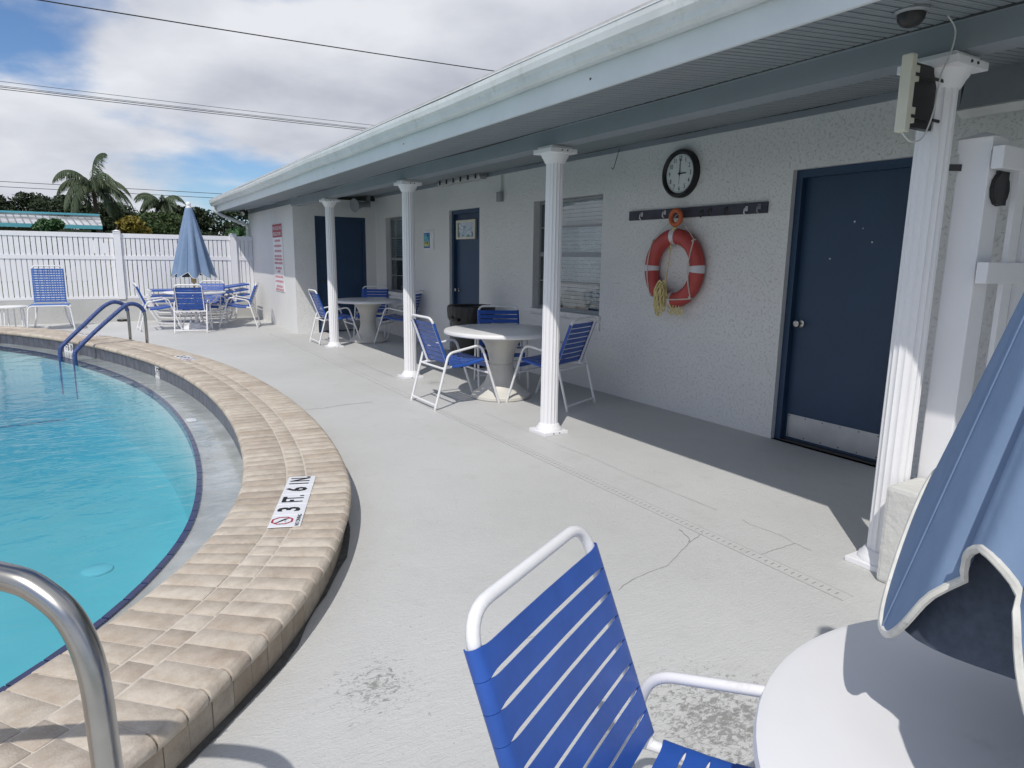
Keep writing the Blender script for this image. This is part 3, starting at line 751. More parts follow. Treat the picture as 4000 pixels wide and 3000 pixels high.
# roof with gutter, fascia, downspout
rf = MB().add([(2.36,Y0,2.655),(2.36,YE+.15,2.655),(9,YE+.15,3.45),(9,Y0,3.45),(2.36,Y0,2.668),(2.36,YE+.15,2.668),(9,YE+.15,3.463),(9,Y0,3.463)], [(0,1,2,3),(4,5,6,7),(0,1,5,4),(1,2,6,5),(2,3,7,6),(3,0,4,7)]).build('roof', shingle, house)
MB().prism([(XE,zs(XE)-.022),(XE+.02,zs(XE)-.022),(XE+.02,2.65),(XE,2.65)], 'y', Y0, YE+.12).build('fascia', fascia_mat, rf)
gp = [(XE-.002,2.50),(XE-.055,2.50),(XE-.075,2.515),(XE-.082,2.545),(XE-.105,2.565),(XE-.112,2.60),(XE-.112,2.628),(XE-.098,2.628),(XE-.098,2.622),(XE-.106,2.622),(XE-.106,2.60),(XE-.098,2.57),(XE-.076,2.552),(XE-.068,2.52),(XE-.05,2.507),(XE-.004,2.507),(XE-.002,2.64)]
g = MB(); n = len(gp); ys = [Y0]+[Y0+(YE+.14-Y0)*i/40 for i in range(1,41)]
for y in ys: g.v += [(x, y, z+.004*math.sin(y*.9)+.003*math.sin(y*2.3)) for x, z in gp]
for a in range(len(ys)-1):
    for k in range(n-1): g.f.append((a*n+k, a*n+k+1, (a+1)*n+k+1, (a+1)*n+k))
gt = g.build('gutter', alu_white, rf)
MB().prism([(XE,2.50),(XE-.075,2.515),(XE-.112,2.60),(XE-.112,2.628),(XE,2.628)], 'y', YE+.141, YE+.144).build('gutter_end_cap', alu_white, rf)
MB().box(2.325,2.40,Y0,YE+.15,2.6315,2.637).build('drip_edge', vinyl_white, rf)
yd = YE-.12
ds = fillet([(XE-.05,yd,2.50),(XE-.05,yd,2.40),(XE+.12,yd,2.30),(XF-.05,yd,2.10),(XF-.05,yd,1.98),(XF-.05,yd,.1)], .06)
MB().tube(ds, .038, 8).build('downspout', alu_white, rf)
for (y, s) in ((3.2,1),(5.9,1),(8.0,.7),(1.6,1.2)):
    MB().obox((XE-.0015,y,2.44),(1,0,0),(0,1,0),(0,0,1),.0015,.006*s,.005*s).build('fascia_nail', dark_metal, rf)
# columns
def column(y, first=None):
    if first: 
        c = copy_tree(first, house); c.location = (XC,y,0); return c
    def flute(a):
        k = (a*16/(2*math.pi)) % 1.0
        return 1 - .085*max(0, math.sin(math.pi*k))**.7 if .08 < k < .92 else 1
    prof = [(.074,.05),(.0735,.6),(.072,1.4),(.070,2.2)]
    c = MB().lathe(prof, 128, (0,0), True, flute).build('column', vinyl_white, house, True); c.location = (XC,y,0)
    b = MB().box(-.12,.12,-.12,.12,.0,.028).build('column_base', vinyl_white, c); bevel(b, .004)
    MB().lathe([(.112,.028),(.112,.034),(.106,.05),(.094,.06),(.088,.075),(.08,.082)], 40).build('base_ring', vinyl_white, c, True)
    MB().lathe([(.076,2.19),(.085,2.205),(.094,2.225),(.105,2.24),(.110,2.262)], 40).build('capital_ring', vinyl_white, c, True)
    t = MB().box(-.125,.125,-.125,.125,2.262,2.296).box(-.10,.10,-.10,.10,2.296,2.317).build('capital', vinyl_white, c); bevel(t, .003)
    MB().obox((-.02,-.127,2.28),(1,0,0),(0,1,0),(0,0,1),.005,.003,.005).obox((.03,-.127,2.28),(1,0,0),(0,1,0),(0,0,1),.005,.003,.005).obox((-.03,-.122,.016),(1,0,0),(0,1,0),(0,0,1),.004,.002,.004).obox((.03,-.122,.016),(1,0,0),(0,1,0),(0,0,1),.004,.002,.004).build('screw_heads', dark_metal, c)
    return c
c1 = column(1.695); c1['label'] = 'fluted white column carrying the antenna box'
c2 = column(4.597, c1); c3 = column(7.587, c1); c4 = column(10.70, c1)
c2['label'] = 'fluted white column beside the round pedestal table'; c3['label'] = 'fluted white column between the two pedestal tables'; c4['label'] = 'fluted white column in front of the corner door'

# ------------------------------------------------------------------ things on the walls
ck = thing('wall_clock', 'round black-rimmed wall clock above the life ring', 'clock', (XW, 4.72, 2.235))
def disc_x(m, R, x0, x1, n=48): return m.prism([(R*math.cos(a*2*math.pi/n), R*math.sin(a*2*math.pi/n)) for a in range(n)], 'x', x0, x1)
disc_x(MB(), .175, -.035, -.002).build('clock_dial', clock_face, ck)
m = MB(); n = 56; prof = [(.215,0),(.215,-.045),(.205,-.062),(.19,-.062),(.175,-.045),(.172,-.034)]
for (r, x) in prof: m.v += [(x, r*math.cos(a*2*math.pi/n), r*math.sin(a*2*math.pi/n)) for a in range(n)]
for i in range(len(prof)-1):
    for k in range(n): m.f.append((i*n+k, i*n+(k+1) % n, (i+1)*n+(k+1) % n, (i+1)*n+k))
m.build('clock_rim', black_plastic, ck, True)
for h in range(1, 13):
    a = rad(90-30*h); text('numeral', str(h), .056, ink, ck, (-.0355, -.132*math.cos(a), .132*math.sin(a)), (0,-1,0), (0,0,1), sx=.8)
m = MB()
for k in range(60):
    a = k*math.pi/30; R = .163; l = .007 if k % 5 else .012
    d = Vector((0,math.cos(a),math.sin(a))); t = Vector((0,-math.sin(a),math.cos(a))); m.obox(Vector((-.0358,0,0))+d*R, (1,0,0), d, t, .0006, l/2, .0012)
m.build('minute_marks', ink, ck)
MB().add([(-.040,.006,-.02),(-.040,-.006,-.02),(-.040,-.003,.135),(-.040,.003,.135)], [(0,1,2,3)]).build('minute_hand', ink, ck)
MB().add([(-.042,.02,.007),(-.042,.02,-.007),(-.042,-.085,-.004),(-.042,-.085,.004)], [(0,1,2,3)]).build('hour_hand', ink, ck)
MB().obox((-.0435,0,-.04),(1,0,0),(0,1,0),(0,0,1),.0005,.0015,.055).build('second_hand', ink, ck)

hr = thing('hook_rail', 'dark slate coat hook board screwed to the stucco wall', 'hook rail', (XW, 4.58, 1.885))
o = MB().box(-.022,-.001,-.84,.835,-.045,.045).build('rail_board', board_mat, hr); bevel(o, .002)
def hook(y, z, light):
    pts = fillet([(-.024,y,z+.02),(-.05,y,z+.005),(-.055,y,z-.03),(-.035,y,z-.042)], .012, 4)
    MB().tube(pts, .006, 6).box(-.026,-.0225,y-.012,y+.012,z-.012,z+.028).build('hook', light, hr, True)
for (y, z, mt) in ((.64,0,tape_white),(.32,.005,tape_white),(-.245,0,dark_metal),(-.64,-.01,tape_white),(-.77,0,grey_metal),(-.15,-.01,dark_metal),(-.43,.0,dark_metal)): hook(y, z, mt)

lr = thing('life_ring', 'orange life ring with white bands hanging on the stucco wall', 'life ring', (XW, 4.70, 1.375))
m = MB(); R, r = .295, .072
m.torus((-.068,0,0),(0,1,0),(0,0,1), R, r, 64, 18, .88); m.build('ring_body', ring_orange, lr, True)
for a0 in (0, 90, 180, 270):
    m = MB(); seg = 5; b0 = 0
    for i in range(seg+1):
        a = rad(a0-5.5+11*i/seg); d = Vector((0,math.cos(a),math.sin(a)))
        for k in range(18):
            q = k*2*math.pi/18; m.v.append(tuple(Vector((-.068,0,0))+d*(R+(r+.0022)*math.cos(q))+Vector((1,0,0))*(r+.0022)*.88*math.sin(q)))
    for i in range(seg):
        for k in range(18): m.f.append((i*18+k,(i+1)*18+k,(i+1)*18+(k+1) % 18,i*18+(k+1) % 18))
    m.build('white_band', tape_white, lr, True)
# grab line: fixed at four points, slack between
ang = [45, 135, 225, 315]; pts = []
def rp(a, RR=.375, x=-.10): return Vector((x, RR*math.cos(rad(a)), RR*math.sin(rad(a))))
def chord(a, b, sag, n=10):
    A, B = rp(a), rp(b); out = []
    for i in range(n+1):
        u = i/n; p = A.lerp(B, u); p.x = -.10-.055*math.sin(math.pi*u); p.z -= sag*math.sin(math.pi*u); out.append(p)
    return out
for (a, b, s) in ((45,-45,0),(135,225,0),(225,315,.02)): MB().tube(chord(a,b,s), .006, 6).build('grab_line', rope_white, lr, True)
for s in (45,135): MB().tube([rp(s), Vector((-.05,.0,.50))], .004, 6).build('hanging_cord', rope_white, lr)
for a in ang: MB().torus(rp(a,.352,-.085),(1,0,0),rp(a,1,0),.022,.006,14,6).build('line_loop', rope_white, lr, True)
qr = thing('throw_ring', 'small orange ring buoy with coiled yellow throw rope on hook board', 'ring buoy', (XW-.06, 4.685, 1.84))
MB().torus((-.03,0,0),(0,1,0),(0,0,1),.064,.022,32,12).build('ring_body', simple('throw_ring_orange', (.50,.12,.045), .6, var=.1), qr, True)
MB().torus((-.03,.0,-.088),(0,1,.3),(1,0,.4),.014,.007,14,6).torus((-.034,.003,-.10),(0,1,-.4),(1,0,.2),.013,.007,14,6).build('rope_knot', rope_yellow, qr, True)
MB().tube(catmull([(-.05,0,-.10),(-.06,.006,-.2),(-.075,.012,-.4),(-.085,.03,-.58),(-.09,.055,-.72),(-.09,.06,-.82)], 6), .006, 6).tube(catmull([(-.05,.005,-.10),(-.058,.022,-.15),(-.06,.03,-.20)], 4), .006, 6).build('rope_drop', rope_yellow, qr, True)
rn = random.Random(5)
for k in range(16):
    cx = .075+rn.uniform(-.03,.03); top = -.60+rn.uniform(-.04,.03); bot = -.84+rn.uniform(-.07,.07); w_ = rn.uniform(.018,.05); xx = -.095+rn.uniform(-.028,.025); tl = rn.uniform(-.03,.045)
    P_ = [(xx, cx, top), (xx-.008, cx+w_, top-.08), (xx, cx+w_+tl*.6, (top+bot)/2), (xx, cx+w_*.6+tl, bot+.03), (xx+.01, cx+tl, bot), (xx+.006, cx-w_*.6+tl, bot+.04), (xx, cx-w_*.7, (top+bot)/2), (xx+.004, cx-w_*.5, top-.05)]
    MB().tube(catmull(P_, 5, True), .0058, 6, True).build('rope_coil', rope_yellow, qr, True)
for k in range(5):
    c = -.03-.035*k; P_ = [(-.07,c+.03,-.80),(-.085,c+.01,-.86-.02*(k % 2)),(-.08,c-.03,-.87),(-.07,c-.03,-.82)]
    MB().tube(catmull(P_, 5), .0058, 6).build('rope_coil', rope_yellow, qr, True)

nt = thing('framed_notice', 'white framed notice hung on the narrow navy door', 'notice frame', (XW+.09, 9.20, 1.857))
MB().box(-.022,.004,-.305,.305,.105,.14).box(-.022,.004,-.305,.305,-.14,-.105).box(-.022,.004,-.305,-.25,-.105,.105).box(-.022,.004,.25,.305,-.105,.105).build('notice_frame', cream_plastic, nt)
MB().box(-.008,-.004,-.25,.25,-.105,.105).build('notice_sheet', simple('notice_paper', (.22,.32,.38), .4, var=.35, scale=9), nt)
MB().box(-.014,-.012,-.25,.25,-.105,.105).build('notice_glass', glass_mat, nt)
pc = thing('beach_picture', 'small blue beach picture framed on the wall beside the narrow door', 'picture', (XW, 10.335, 1.715))
MB().box(-.018,-.001,-.19,.19,-.15,.15).build('picture_mount', sign_white, pc)
MB().box(-.024,-.018,-.05,.17,-.125,.115).build('picture_border', picture_blue, pc)
MB().box(-.027,-.024,-.03,.15,-.02,.095).build('picture_sky', picture_sky, pc); MB().box(-.027,-.024,-.03,.15,-.10,-.02).build('picture_beach', picture_sand, pc)
MB().box(-.029,-.027,.03,.13,-.05,-.035).box(-.029,-.027,-.0,.02,-.07,-.015).build('picture_figures', ink, pc)
MB().box(-.029,-.027,-.02,.04,.06,.09).build('picture_palm', leaf_bush, pc)

rs = thing('rules_sign', 'tall white POOL RULES AND REGULATIONS sign with red header', 'sign', (XF, 14.08, 1.385))
MB().box(-.012,-.002,-.40,.40,-.66,.66).build('sign_panel', sign_white, rs)
MB().box(-.0145,-.012,-.395,.395,.40,.655).build('sign_header', ink_red, rs)
text('lettering', 'POOL RULES AND', .095, sign_white, rs, (-.0150,0,.575), (0,-1,0), (0,0,1)); text('lettering', 'REGULATIONS', .095, sign_white, rs, (-.0150,0,.465), (0,-1,0), (0,0,1))
rl = random.Random(9)
for (z, w_) in ((.335,.24),(.235,.31),(.135,.29),(.035,.31),(-.03,.33),(-.10,.34),(-.20,.27),(-.265,.12),(-.37,.35),(-.46,.35),(-.56,.26),(-.625,.33)):
    m = MB(); y = -w_
    while y < w_:
        l = rl.uniform(.015,.035); m.box(-.0138,-.012,y,min(w_,y+l),z-.022,z+.022); y += l+rl.uniform(.006,.018)
    m.build('rule_line', ink_pale, rs)

diffuser_grey = simple('aged_diffuser', (.42, .43, .41), .4)
def flo(y0, y1, zc, label, nclip):
    f = thing('batten_light', label, 'light fixture', (XW-.10, (y0+y1)/2, zc)); h = (y1-y0)/2
    MB().prism([(-.06,-.02),(-.045,-.055),(.045,-.055),(.06,-.02),(.05,.03),(-.05,.03)], 'y', -h, h).build('diffuser', diffuser_grey, f)
    MB().prism([(-.065,-.02),(.065,-.02),(.065,.035),(-.065,.035)], 'y', -h-.004, -h).prism([(-.065,-.02),(.065,-.02),(.065,.035),(-.065,.035)], 'y', h, h+.004).build('end_cap', grey_metal, f)
    for i in range(nclip): MB().box(-.072,-.06,-h+.1+i*(2*h-.2)/(nclip-1)-.014,-h+.1+i*(2*h-.2)/(nclip-1)+.014,-.045,.02).build('clip', dark_metal, f)
    return f
flo(8.35,9.68,2.555,'long batten light fixture under soffit above the narrow door',6)
jb = thing('junction_box', 'grey junction box on painted conduit beside the far doorway', 'junction box', (XW, 8.02, 2.247))
o = MB().box(-.05,-.001,-.055,.055,-.062,.062).build('box_body', grey_metal, jb); bevel(o, .004); MB().tube([(-.02,-.03,.06),(-.02,-.03,.29)], .010, 8).build('conduit_pipe', conduit_mat, jb)
hk = thing('ceiling_hook', 'thin wire hook hanging from the trim board beside the clock', 'hook', (XW-.03, 5.60, 2.55))
MB().tube(fillet([(0,0,.01),(-.01,.0,-.02),(-.02,.05,-.17),(-.02,.075,-.19),(-.02,.085,-.165)], .015, 4), .0035, 6).build('hook_wire', dark_metal, hk, True)
hn = thing('horn_speaker', 'grey horn loudspeaker mounted under the soffit by the corner door', 'loudspeaker', (4.35, 12.55, 2.36))
m = MB(); prof = [(.125,0),(.118,.01),(.10,.035),(.07,.10),(.05,.20),(.045,.24)]
o = m.lathe(prof, 28).build('horn', grey_metal, hn, True); o.rotation_euler = (0, rad(82), rad(22)); o.location = (-.18,-.07,-.0)
o = MB().lathe([(.055,.24),(.055,.35),(.03,.36)], 24).build('driver', grey_metal, hn, True); o.rotation_euler = (0, rad(82), rad(22)); o.location = (-.18,-.07,0)
MB().obox((.14,.08,.10),(1,0,0),(0,1,0),(0,0,1),.03,.03,.11).build('bracket', grey_metal, hn)
fl = thing('flood_light', 'twin black flood light at the far roof corner', 'flood light', (3.0, 16.55, 2.40))
for dy in (-.1, .1):
    o = MB().box(-.05,.05,-.06,.06,-.05,.05).build('lamp_head', black_plastic, fl); o.location = (-.04,dy,-.02); o.rotation_euler = (0, rad(-35), rad(20 if dy < 0 else -20)); bevel(o, .008)
    l_ = MB().box(-.056,-.0505,-.05,.05,-.04,.04).build('lamp_lens', lamp_lens, o)
MB().tube(catmull([(0,0,.0),(-.05,-.4,.035),(.03,-1.2,.045),(.0,-2.4,.055),(.08,-3.3,.06)], 8), .012, 6).build('conduit_pipe', conduit_mat, fl, True)
dm = thing('dome_camera', 'small dark dome camera on the soffit over the walkway', 'camera', (2.74, 1.60, zs(2.74)-.012))
MB().lathe([(.06,0),(.062,-.012),(.055,-.02)], 24).build('dome_base', grey_metal, dm, True); MB().lathe([(.05,-.02),(.047,-.04),(.033,-.058),(.012,-.066)], 24).build('dome_glass', black_plastic, dm, True)
ap = thing('antenna_box', 'cream wireless antenna box strapped to the top of a column', 'antenna', (2.925, 1.665, 2.135))
o = MB().box(-.068,-.030,-.022,.024,-.150,.150).build('antenna_case', cream_plastic, ap); bevel(o, .007, 2)
MB().box(-.030,.004,-.016,.016,.05,.11).build('mount_clamp', cream_plastic, ap); MB().box(-.030,.004,-.016,.016,-.11,-.05).build('mount_clamp', cream_plastic, ap)
MB().box(.004,.180,.006,.034,-.12,.13).build('mount_bracket', black_plastic, ap)
for z in (.075,-.085): MB().box(-.030,.19,-.020,-.016,z-.006,z+.006).build('strap', black_plastic, ap)
MB().tube(catmull([(-.05,.0,-.150),(-.01,-.02,-.185),(.06,-.03,-.16),(.09,-.045,-.05),(.10,-.05,.08),(.13,-.06,.16),(.13,-.07,.25),(.09,-.05,.31)], 6), .0032, 6).build('antenna_cable', conduit_mat, ap, True)
bl = thing('bracket_light', 'grey box light fixture under the soffit behind the antenna column', 'light fixture', (XW-.10, 1.95, 2.49))
MB().prism([(-.10,-.13),(-.02,-.16),(.09,-.02),(.09,.09),(-.06,.09)], 'y', -.32, .32).build('light_body', grey_metal, bl)
MB().prism([(-.106,-.135),(-.02,-.168),(-.015,-.16),(-.10,-.125)], 'y', -.34, .34).build('lens_frame', conduit_mat, bl)
MB().box(-.07,.06,-.36,-.335,-.12,.10).box(-.07,.06,.335,.36,-.12,.10).build('end_cap', grey_metal, bl)

# ------------------------------------------------------------------ end walls, gate, fence
block_paint = simple('block_paint', (.62,.62,.59), .75, var=.05, scale=3, bmp=.010, bscale=16)
lw = thing('kerb_wall', 'low painted block wall at the foot of the near column', 'wall', (0,0,0))
o = MB().box(2.985,3.26,-2.4,1.615,0,.465).build('wall_block', block_paint, lw); bevel(o, .02, 2)
gt_ = thing('gate', 'white vinyl gate panel with post next to the near column', 'gate', (3.335,1.565,0))
o = MB().box(-.065,.065,-.065,.065,0,1.955).build('gate_post', vinyl_white, gt_); bevel(o, .006)
o = MB().box(-.068,.068,-.068,.068,1.93,1.985).add([(-.085,-.085,1.985),(.085,-.085,1.985),(.085,.085,1.985),(-.085,.085,1.985),(0,0,2.02)], [(0,1,4),(1,2,4),(2,3,4),(3,0,4),(0,3,2,1)]).build('post_cap', vinyl_white, gt_)
for (z0, z1) in ((1.85,1.942),(1.375,1.466),(.62,.71)):
    o = MB().box(-.10,1.26,-.13,-.085,z0,z1).build('gate_rail', vinyl_white, gt_); bevel(o, .004)
for k in range(9):
    o = MB().box(.085+k*.14,.165+k*.14,-.118,-.097,.55,1.90).build('gate_picket', vinyl_white, gt_)
m = MB(); poly = [(.07*math.cos(a*math.pi/6), .07*math.sin(a*math.pi/6)) for a in range(12)]
o = m.prism(poly, 'y', -.084, -.066).build('gate_latch', black_plastic, gt_); o.location = (.03,0,1.775)
MB().box(.0,.09,-.08,-.066,1.71,1.85).build('latch_plate', black_plastic, gt_)
MB().obox((-.08,.055,1.87),(1,-.6,0),(.6,1,0),(0,0,1),.06,.002,.014).build('metal_strap', dark_metal, gt_)

kw = thing('concrete_kerb', 'low grey block wall carrying the white boundary fence', 'wall', (0,16.66,0))
MB().box(-12,XF-.004,0,.16,0,.478).build('wall_block', simple('kerb_paint', (.52,.52,.50), .75, var=.06, scale=2, bmp=.006, bscale=22), kw)
fn = thing('boundary_fence', 'long white vinyl fence of close upright slats', 'fence', (0,16.70,0))
YF = 0
posts = [.43+2.285*k for k in range(-5, 2)]
for px_ in posts:
    o = MB().box(px_-.064,px_+.064,-.064,.064,.478,1.885).build('post', vinyl_white, fn)
    MB().box(px_-.07,px_+.07,-.07,.07,1.84,1.886).add([(px_-.082,-.082,1.886),(px_+.082,-.082,1.886),(px_+.082,.082,1.886),(px_-.082,.082,1.886),(px_,0,1.92)], [(0,1,4),(1,2,4),(2,3,4),(3,0,4),(0,3,2,1)]).build('post_cap', vinyl_white, o)
ends = posts+[XF+.05]
sl = MB().box(-.0375,.0375,-.011,.011,.50,1.76).mesh('slat', vinyl_white)
for a, b in zip(ends, ends[1:]):
    x0, x1 = a+.066, b-.066 if b < XF else XF-.002
    for (z0, z1) in ((1.755,1.845),(1.305,1.385),(.484,.535)): MB().box(x0,x1,-.024,.024,z0,z1).build('rail', vinyl_white, fn)
    n = int((x1-x0)/.0865); p = (x1-x0)/max(n,1)
    for k in range(n): o = link('slat', sl, fn); o.location = (x0+p*(k+.5)+random.uniform(-.0015,.0015), 0, 0)

# ------------------------------------------------------------------ furniture
CW = .232            # half width between back and seat tubes
def strap_piece(w, width, tr, th=.0028, wrap=2.6, bow=.004):
    """a vinyl strap across two tubes: u across, v outward (face side), along s. returns verts/faces in (u,s,v)"""
    R = tr+.002; path = []
    for k in range(8):
        a = math.pi/2 + wrap*(1-k/7.0); path.append((-w+R*math.cos(a), R*math.sin(a)))
    for u in (.035,.07,.25,.5,.75,.93,.965): path.append((-w+2*w*u, R-bow*math.sin(math.pi*u)))
    for k in range(8):
        a = math.pi/2 - wrap*k/7.0; path.append((w+R*math.cos(a), R*math.sin(a)))
    vs, fs = [], []; n = len(path)
    for i, (u, v) in enumerate(path):
        a = path[max(0,i-1)]; b = path[min(n-1,i+1)]; t = Vector((b[0]-a[0], b[1]-a[1])).normalized(); nn = Vector((-t.y, t.x))
        if nn.dot(Vector((u - max(-w, min(w, u)), v))) < 0: nn = -nn
        for (sgn, s) in ((0,-.5),(0,.5),(1,.5),(1,-.5)):
            q = nn*th*sgn; ww = width*(1.215 if (i < 8 or i >= n-8) else 1.05 if i in (8, n-9) else 1.0); vs.append((u+q.x, s*ww, v+q.y))
    for i in range(n-1):
        for k in range(4): fs.append((i*4+k, i*4+(k+1) % 4, (i+1)*4+(k+1) % 4, (i+1)*4+k))
    fs += [(0,1,2,3), tuple(reversed(range(4*n-4,4*n)))]
    return vs, fs
def place_strap(vs, origin, U, Sv, Vv):
    o = Vector(origin); U = Vector(U).normalized(); Sv = Vector(Sv).normalized(); Vv = Vector(Vv).normalized()
    return [o+U*u+Sv*s+Vv*v for (u, s, v) in vs]
def make_chair(label, group, mat=strap_blue):
    t = thing('strap_chair', label, 'chair', group=group); TR = .0125
    for s in (1, -1):
        y = s*.275
        p = fillet([(-.355,y,.006),(-.205,y,.545),(.155,y,.612),(.365,y,.006)], [0,.09,.09,0], 7)
        sf = MB().tube(p, TR, 10).build('side_frame', white_tube, t, True)
        MB().lathe([(.0145,.0),(.0145,.022),(.013,.026)], 12, (-.353,y)).build('foot_cap', conduit_mat, sf, True); MB().lathe([(.0145,.0),(.0145,.022),(.013,.026)], 12, (.363,y)).build('foot_cap', conduit_mat, sf, True)
    MB().tube([(-.342,-.275,.05),(-.342,.275,.05)], .011, 10).build('rear_stretcher', white_tube, t, True)
    MB().tube([(-.247,-.275,.395),(-.247,.275,.395)], .011, 10).build('rear_rail', white_tube, t, True)
    MB().tube([(.256,-.275,.318),(.256,.275,.318)], .011, 10).build('front_rail', white_tube, t, True)
    bt = Vector((-.185,0,.405)); btop = Vector((-.365,0,.885)); d = (btop-bt)
    bf = fillet([bt+Vector((0,-CW,0)), bt+d+Vector((0,-CW,0)), bt+d+Vector((0,CW,0)), bt+Vector((0,CW,0))], [0,.075,.075,0], 7)
    MB().tube(bf, TR, 10).build('back_frame', white_tube, t, True)
    for s in (1, -1):
        sp = fillet([(-.247,s*CW,.395),(-.185,s*CW,.405),(-.02,s*CW,.412),(.195,s*CW,.455),(.245,s*CW,.44),(.262,s*CW,.33)], [0,.03,.2,.06,.05,0], 5)
        MB().tube(sp, TR, 10).build('seat_frame', white_tube, t, True)
    dn = d.normalized(); face = Vector((dn.z,0,-dn.x))
    svs, sfs = strap_piece(CW, .0440, TR)
    for k in range(8):
        o_ = bt + dn*(.052+k*.0545); MB().add(place_strap(svs, o_, (0,1,0), dn, face), sfs).build('back_strap', mat, t, True)
    seatp = [(-.13,.4085,0),(-.078,.4095,0),(-.026,.412,.05),(.026,.4195,.14),(.078,.430,.19),(.130,.4405,.2),(.180,.4495,.17)]
    for (x, z, sl_) in seatp:
        ax = Vector((1,0,sl_)).normalized(); MB().add(place_strap(svs, (x,0,z), (0,-1,0), ax, Vector((-ax.z,0,ax.x))), sfs).build('seat_strap', mat, t, True)
    ax = Vector((.18,0,-1)).normalized(); MB().add(place_strap(svs, (.2555,0,.385), (0,-1,0), ax, (1,0,.18)), sfs).build('seat_strap', mat, t, True)
    return t
ch0 = make_chair('blue strap armchair turned with its back to the pool, at the umbrella table on open deck by the drain', None)
def chair(x, y, deg, label, group=None, src=ch0):
    c = copy_tree(src); c.location = (x,y,0); c.rotation_euler = (0,0,rad(deg)); c['label'] = label
    if group: c['group'] = group
    return c
ch0.location = (.842,.690,0); ch0.rotation_euler = (0,0,math.atan2(-.88,.476)); ch0['label'] = 'large blue strap chair at the round table with the drooping umbrella, seen from behind'
PG = 'blue strap armchairs at the tables'; ch0['group'] = PG
chair(3.017,6.06,1,'blue strap chair half in sun at the cream pedestal table beside the life ring wall',PG)
chair(3.875,5.57,113.6,'blue strap chair between pedestal table and the blinds window, angled, back to the clock wall',PG)
chair(3.91,6.66,-114.5,'blue strap chair standing against the trash can, behind the pedestal table',PG)
chair(3.376,11.3,0,'blue strap chair beside the stucco corner and fluted column, facing the far pedestal table',PG)
chair(4.355,10.80,137,'blue strap chair under the beach picture wall, half hidden by a column',PG)
chair(4.286,11.98,-120,'blue strap chair with its back to the corner navy door',PG)
chair(1.50,14.07,75.4,'blue strap chair with its back to the pool at the far umbrella table',PG)
chair(.95,14.60,2,'blue strap chair seen edge-on beside the far umbrella table and ladder rails',PG)
chair(2.42,14.57,162.6,'blue strap chair seen from the side next to the pool rules wall',PG)
chair(1.93,15.18,-112,'blue strap chair between the far umbrella table and the stacked loungers',PG)

def pedestal_table(label, x, y, rt_, top_mat, base_mat, group):
    t = thing('pedestal_table', label, 'table', (x,y,0), 0, group)
    MB().lathe([(.30,0),(.312,.01),(.312,.035),(.295,.05),(.27,.065),(.225,.10),(.175,.16),(.142,.24),(.128,.33),(.124,.36)], 56).build('pedestal_base', base_mat, t, True)
    MB().lathe([(.123,.362),(.128,.40),(.142,.47),(.175,.56),(.225,.63),(.28,.668),(.30,.672)], 56).build('pedestal_top', base_mat, t, True)
    MB().lathe([(rt_-.05,.672),(rt_-.012,.674),(rt_,.684),(rt_,.704),(rt_-.008,.715),(rt_-.025,.72),(.02,.722)], 72).build('table_top', top_mat, t, True)
    return t
pedestal_table('round white pedestal table beside the column in front of the window with blinds', 3.575, 6.08, .60, table_white, table_cream, 'pedestal tables under the roof')
pedestal_table('round white pedestal table near the corner door and small beach picture', 3.925, 11.2, .58, table_white, table_cream, 'pedestal tables under the roof')
def umbrella_table(label, x, y, rt_, rz):
    t = thing('umbrella_table', label, 'table', (x,y,0), rz, 'round tables with umbrellas')
    MB().lathe([(rt_-.03,.692),(rt_-.004,.700),(rt_,.71),(rt_-.004,.722),(rt_-.02,.726),(.025,.722)], 80).build('table_top', table_white, t, True)
    for k in range(4):
        a = rad(45+90*k); c, s = math.cos(a), math.sin(a)
        p = fillet([(c*rt_*.80,s*rt_*.80,.692),(c*rt_*.74,s*rt_*.74,.60),(c*.16,s*.16,.38),(c*rt_*.55,s*rt_*.55,.006)], .1, 6)
        MB().tube(p, .013, 8).build('leg', white_tube, t, True)
    MB().torus((0,0,.38),(1,0,0),(0,1,0),.15,.011,32,8).build('leg_ring', white_tube, t, True)
    return t
umbrella_table('round white table with a closed umbrella by the kerb wall, chair drawn up', 1.185, .18, .557, 0)
umbrella_table('round white table with a closed umbrella by the far fence and four chairs', 1.60, 14.47, .56, .2)
lining_mat = simple('umbrella_lining', (.075, .095, .135), .9, var=.2, scale=60)
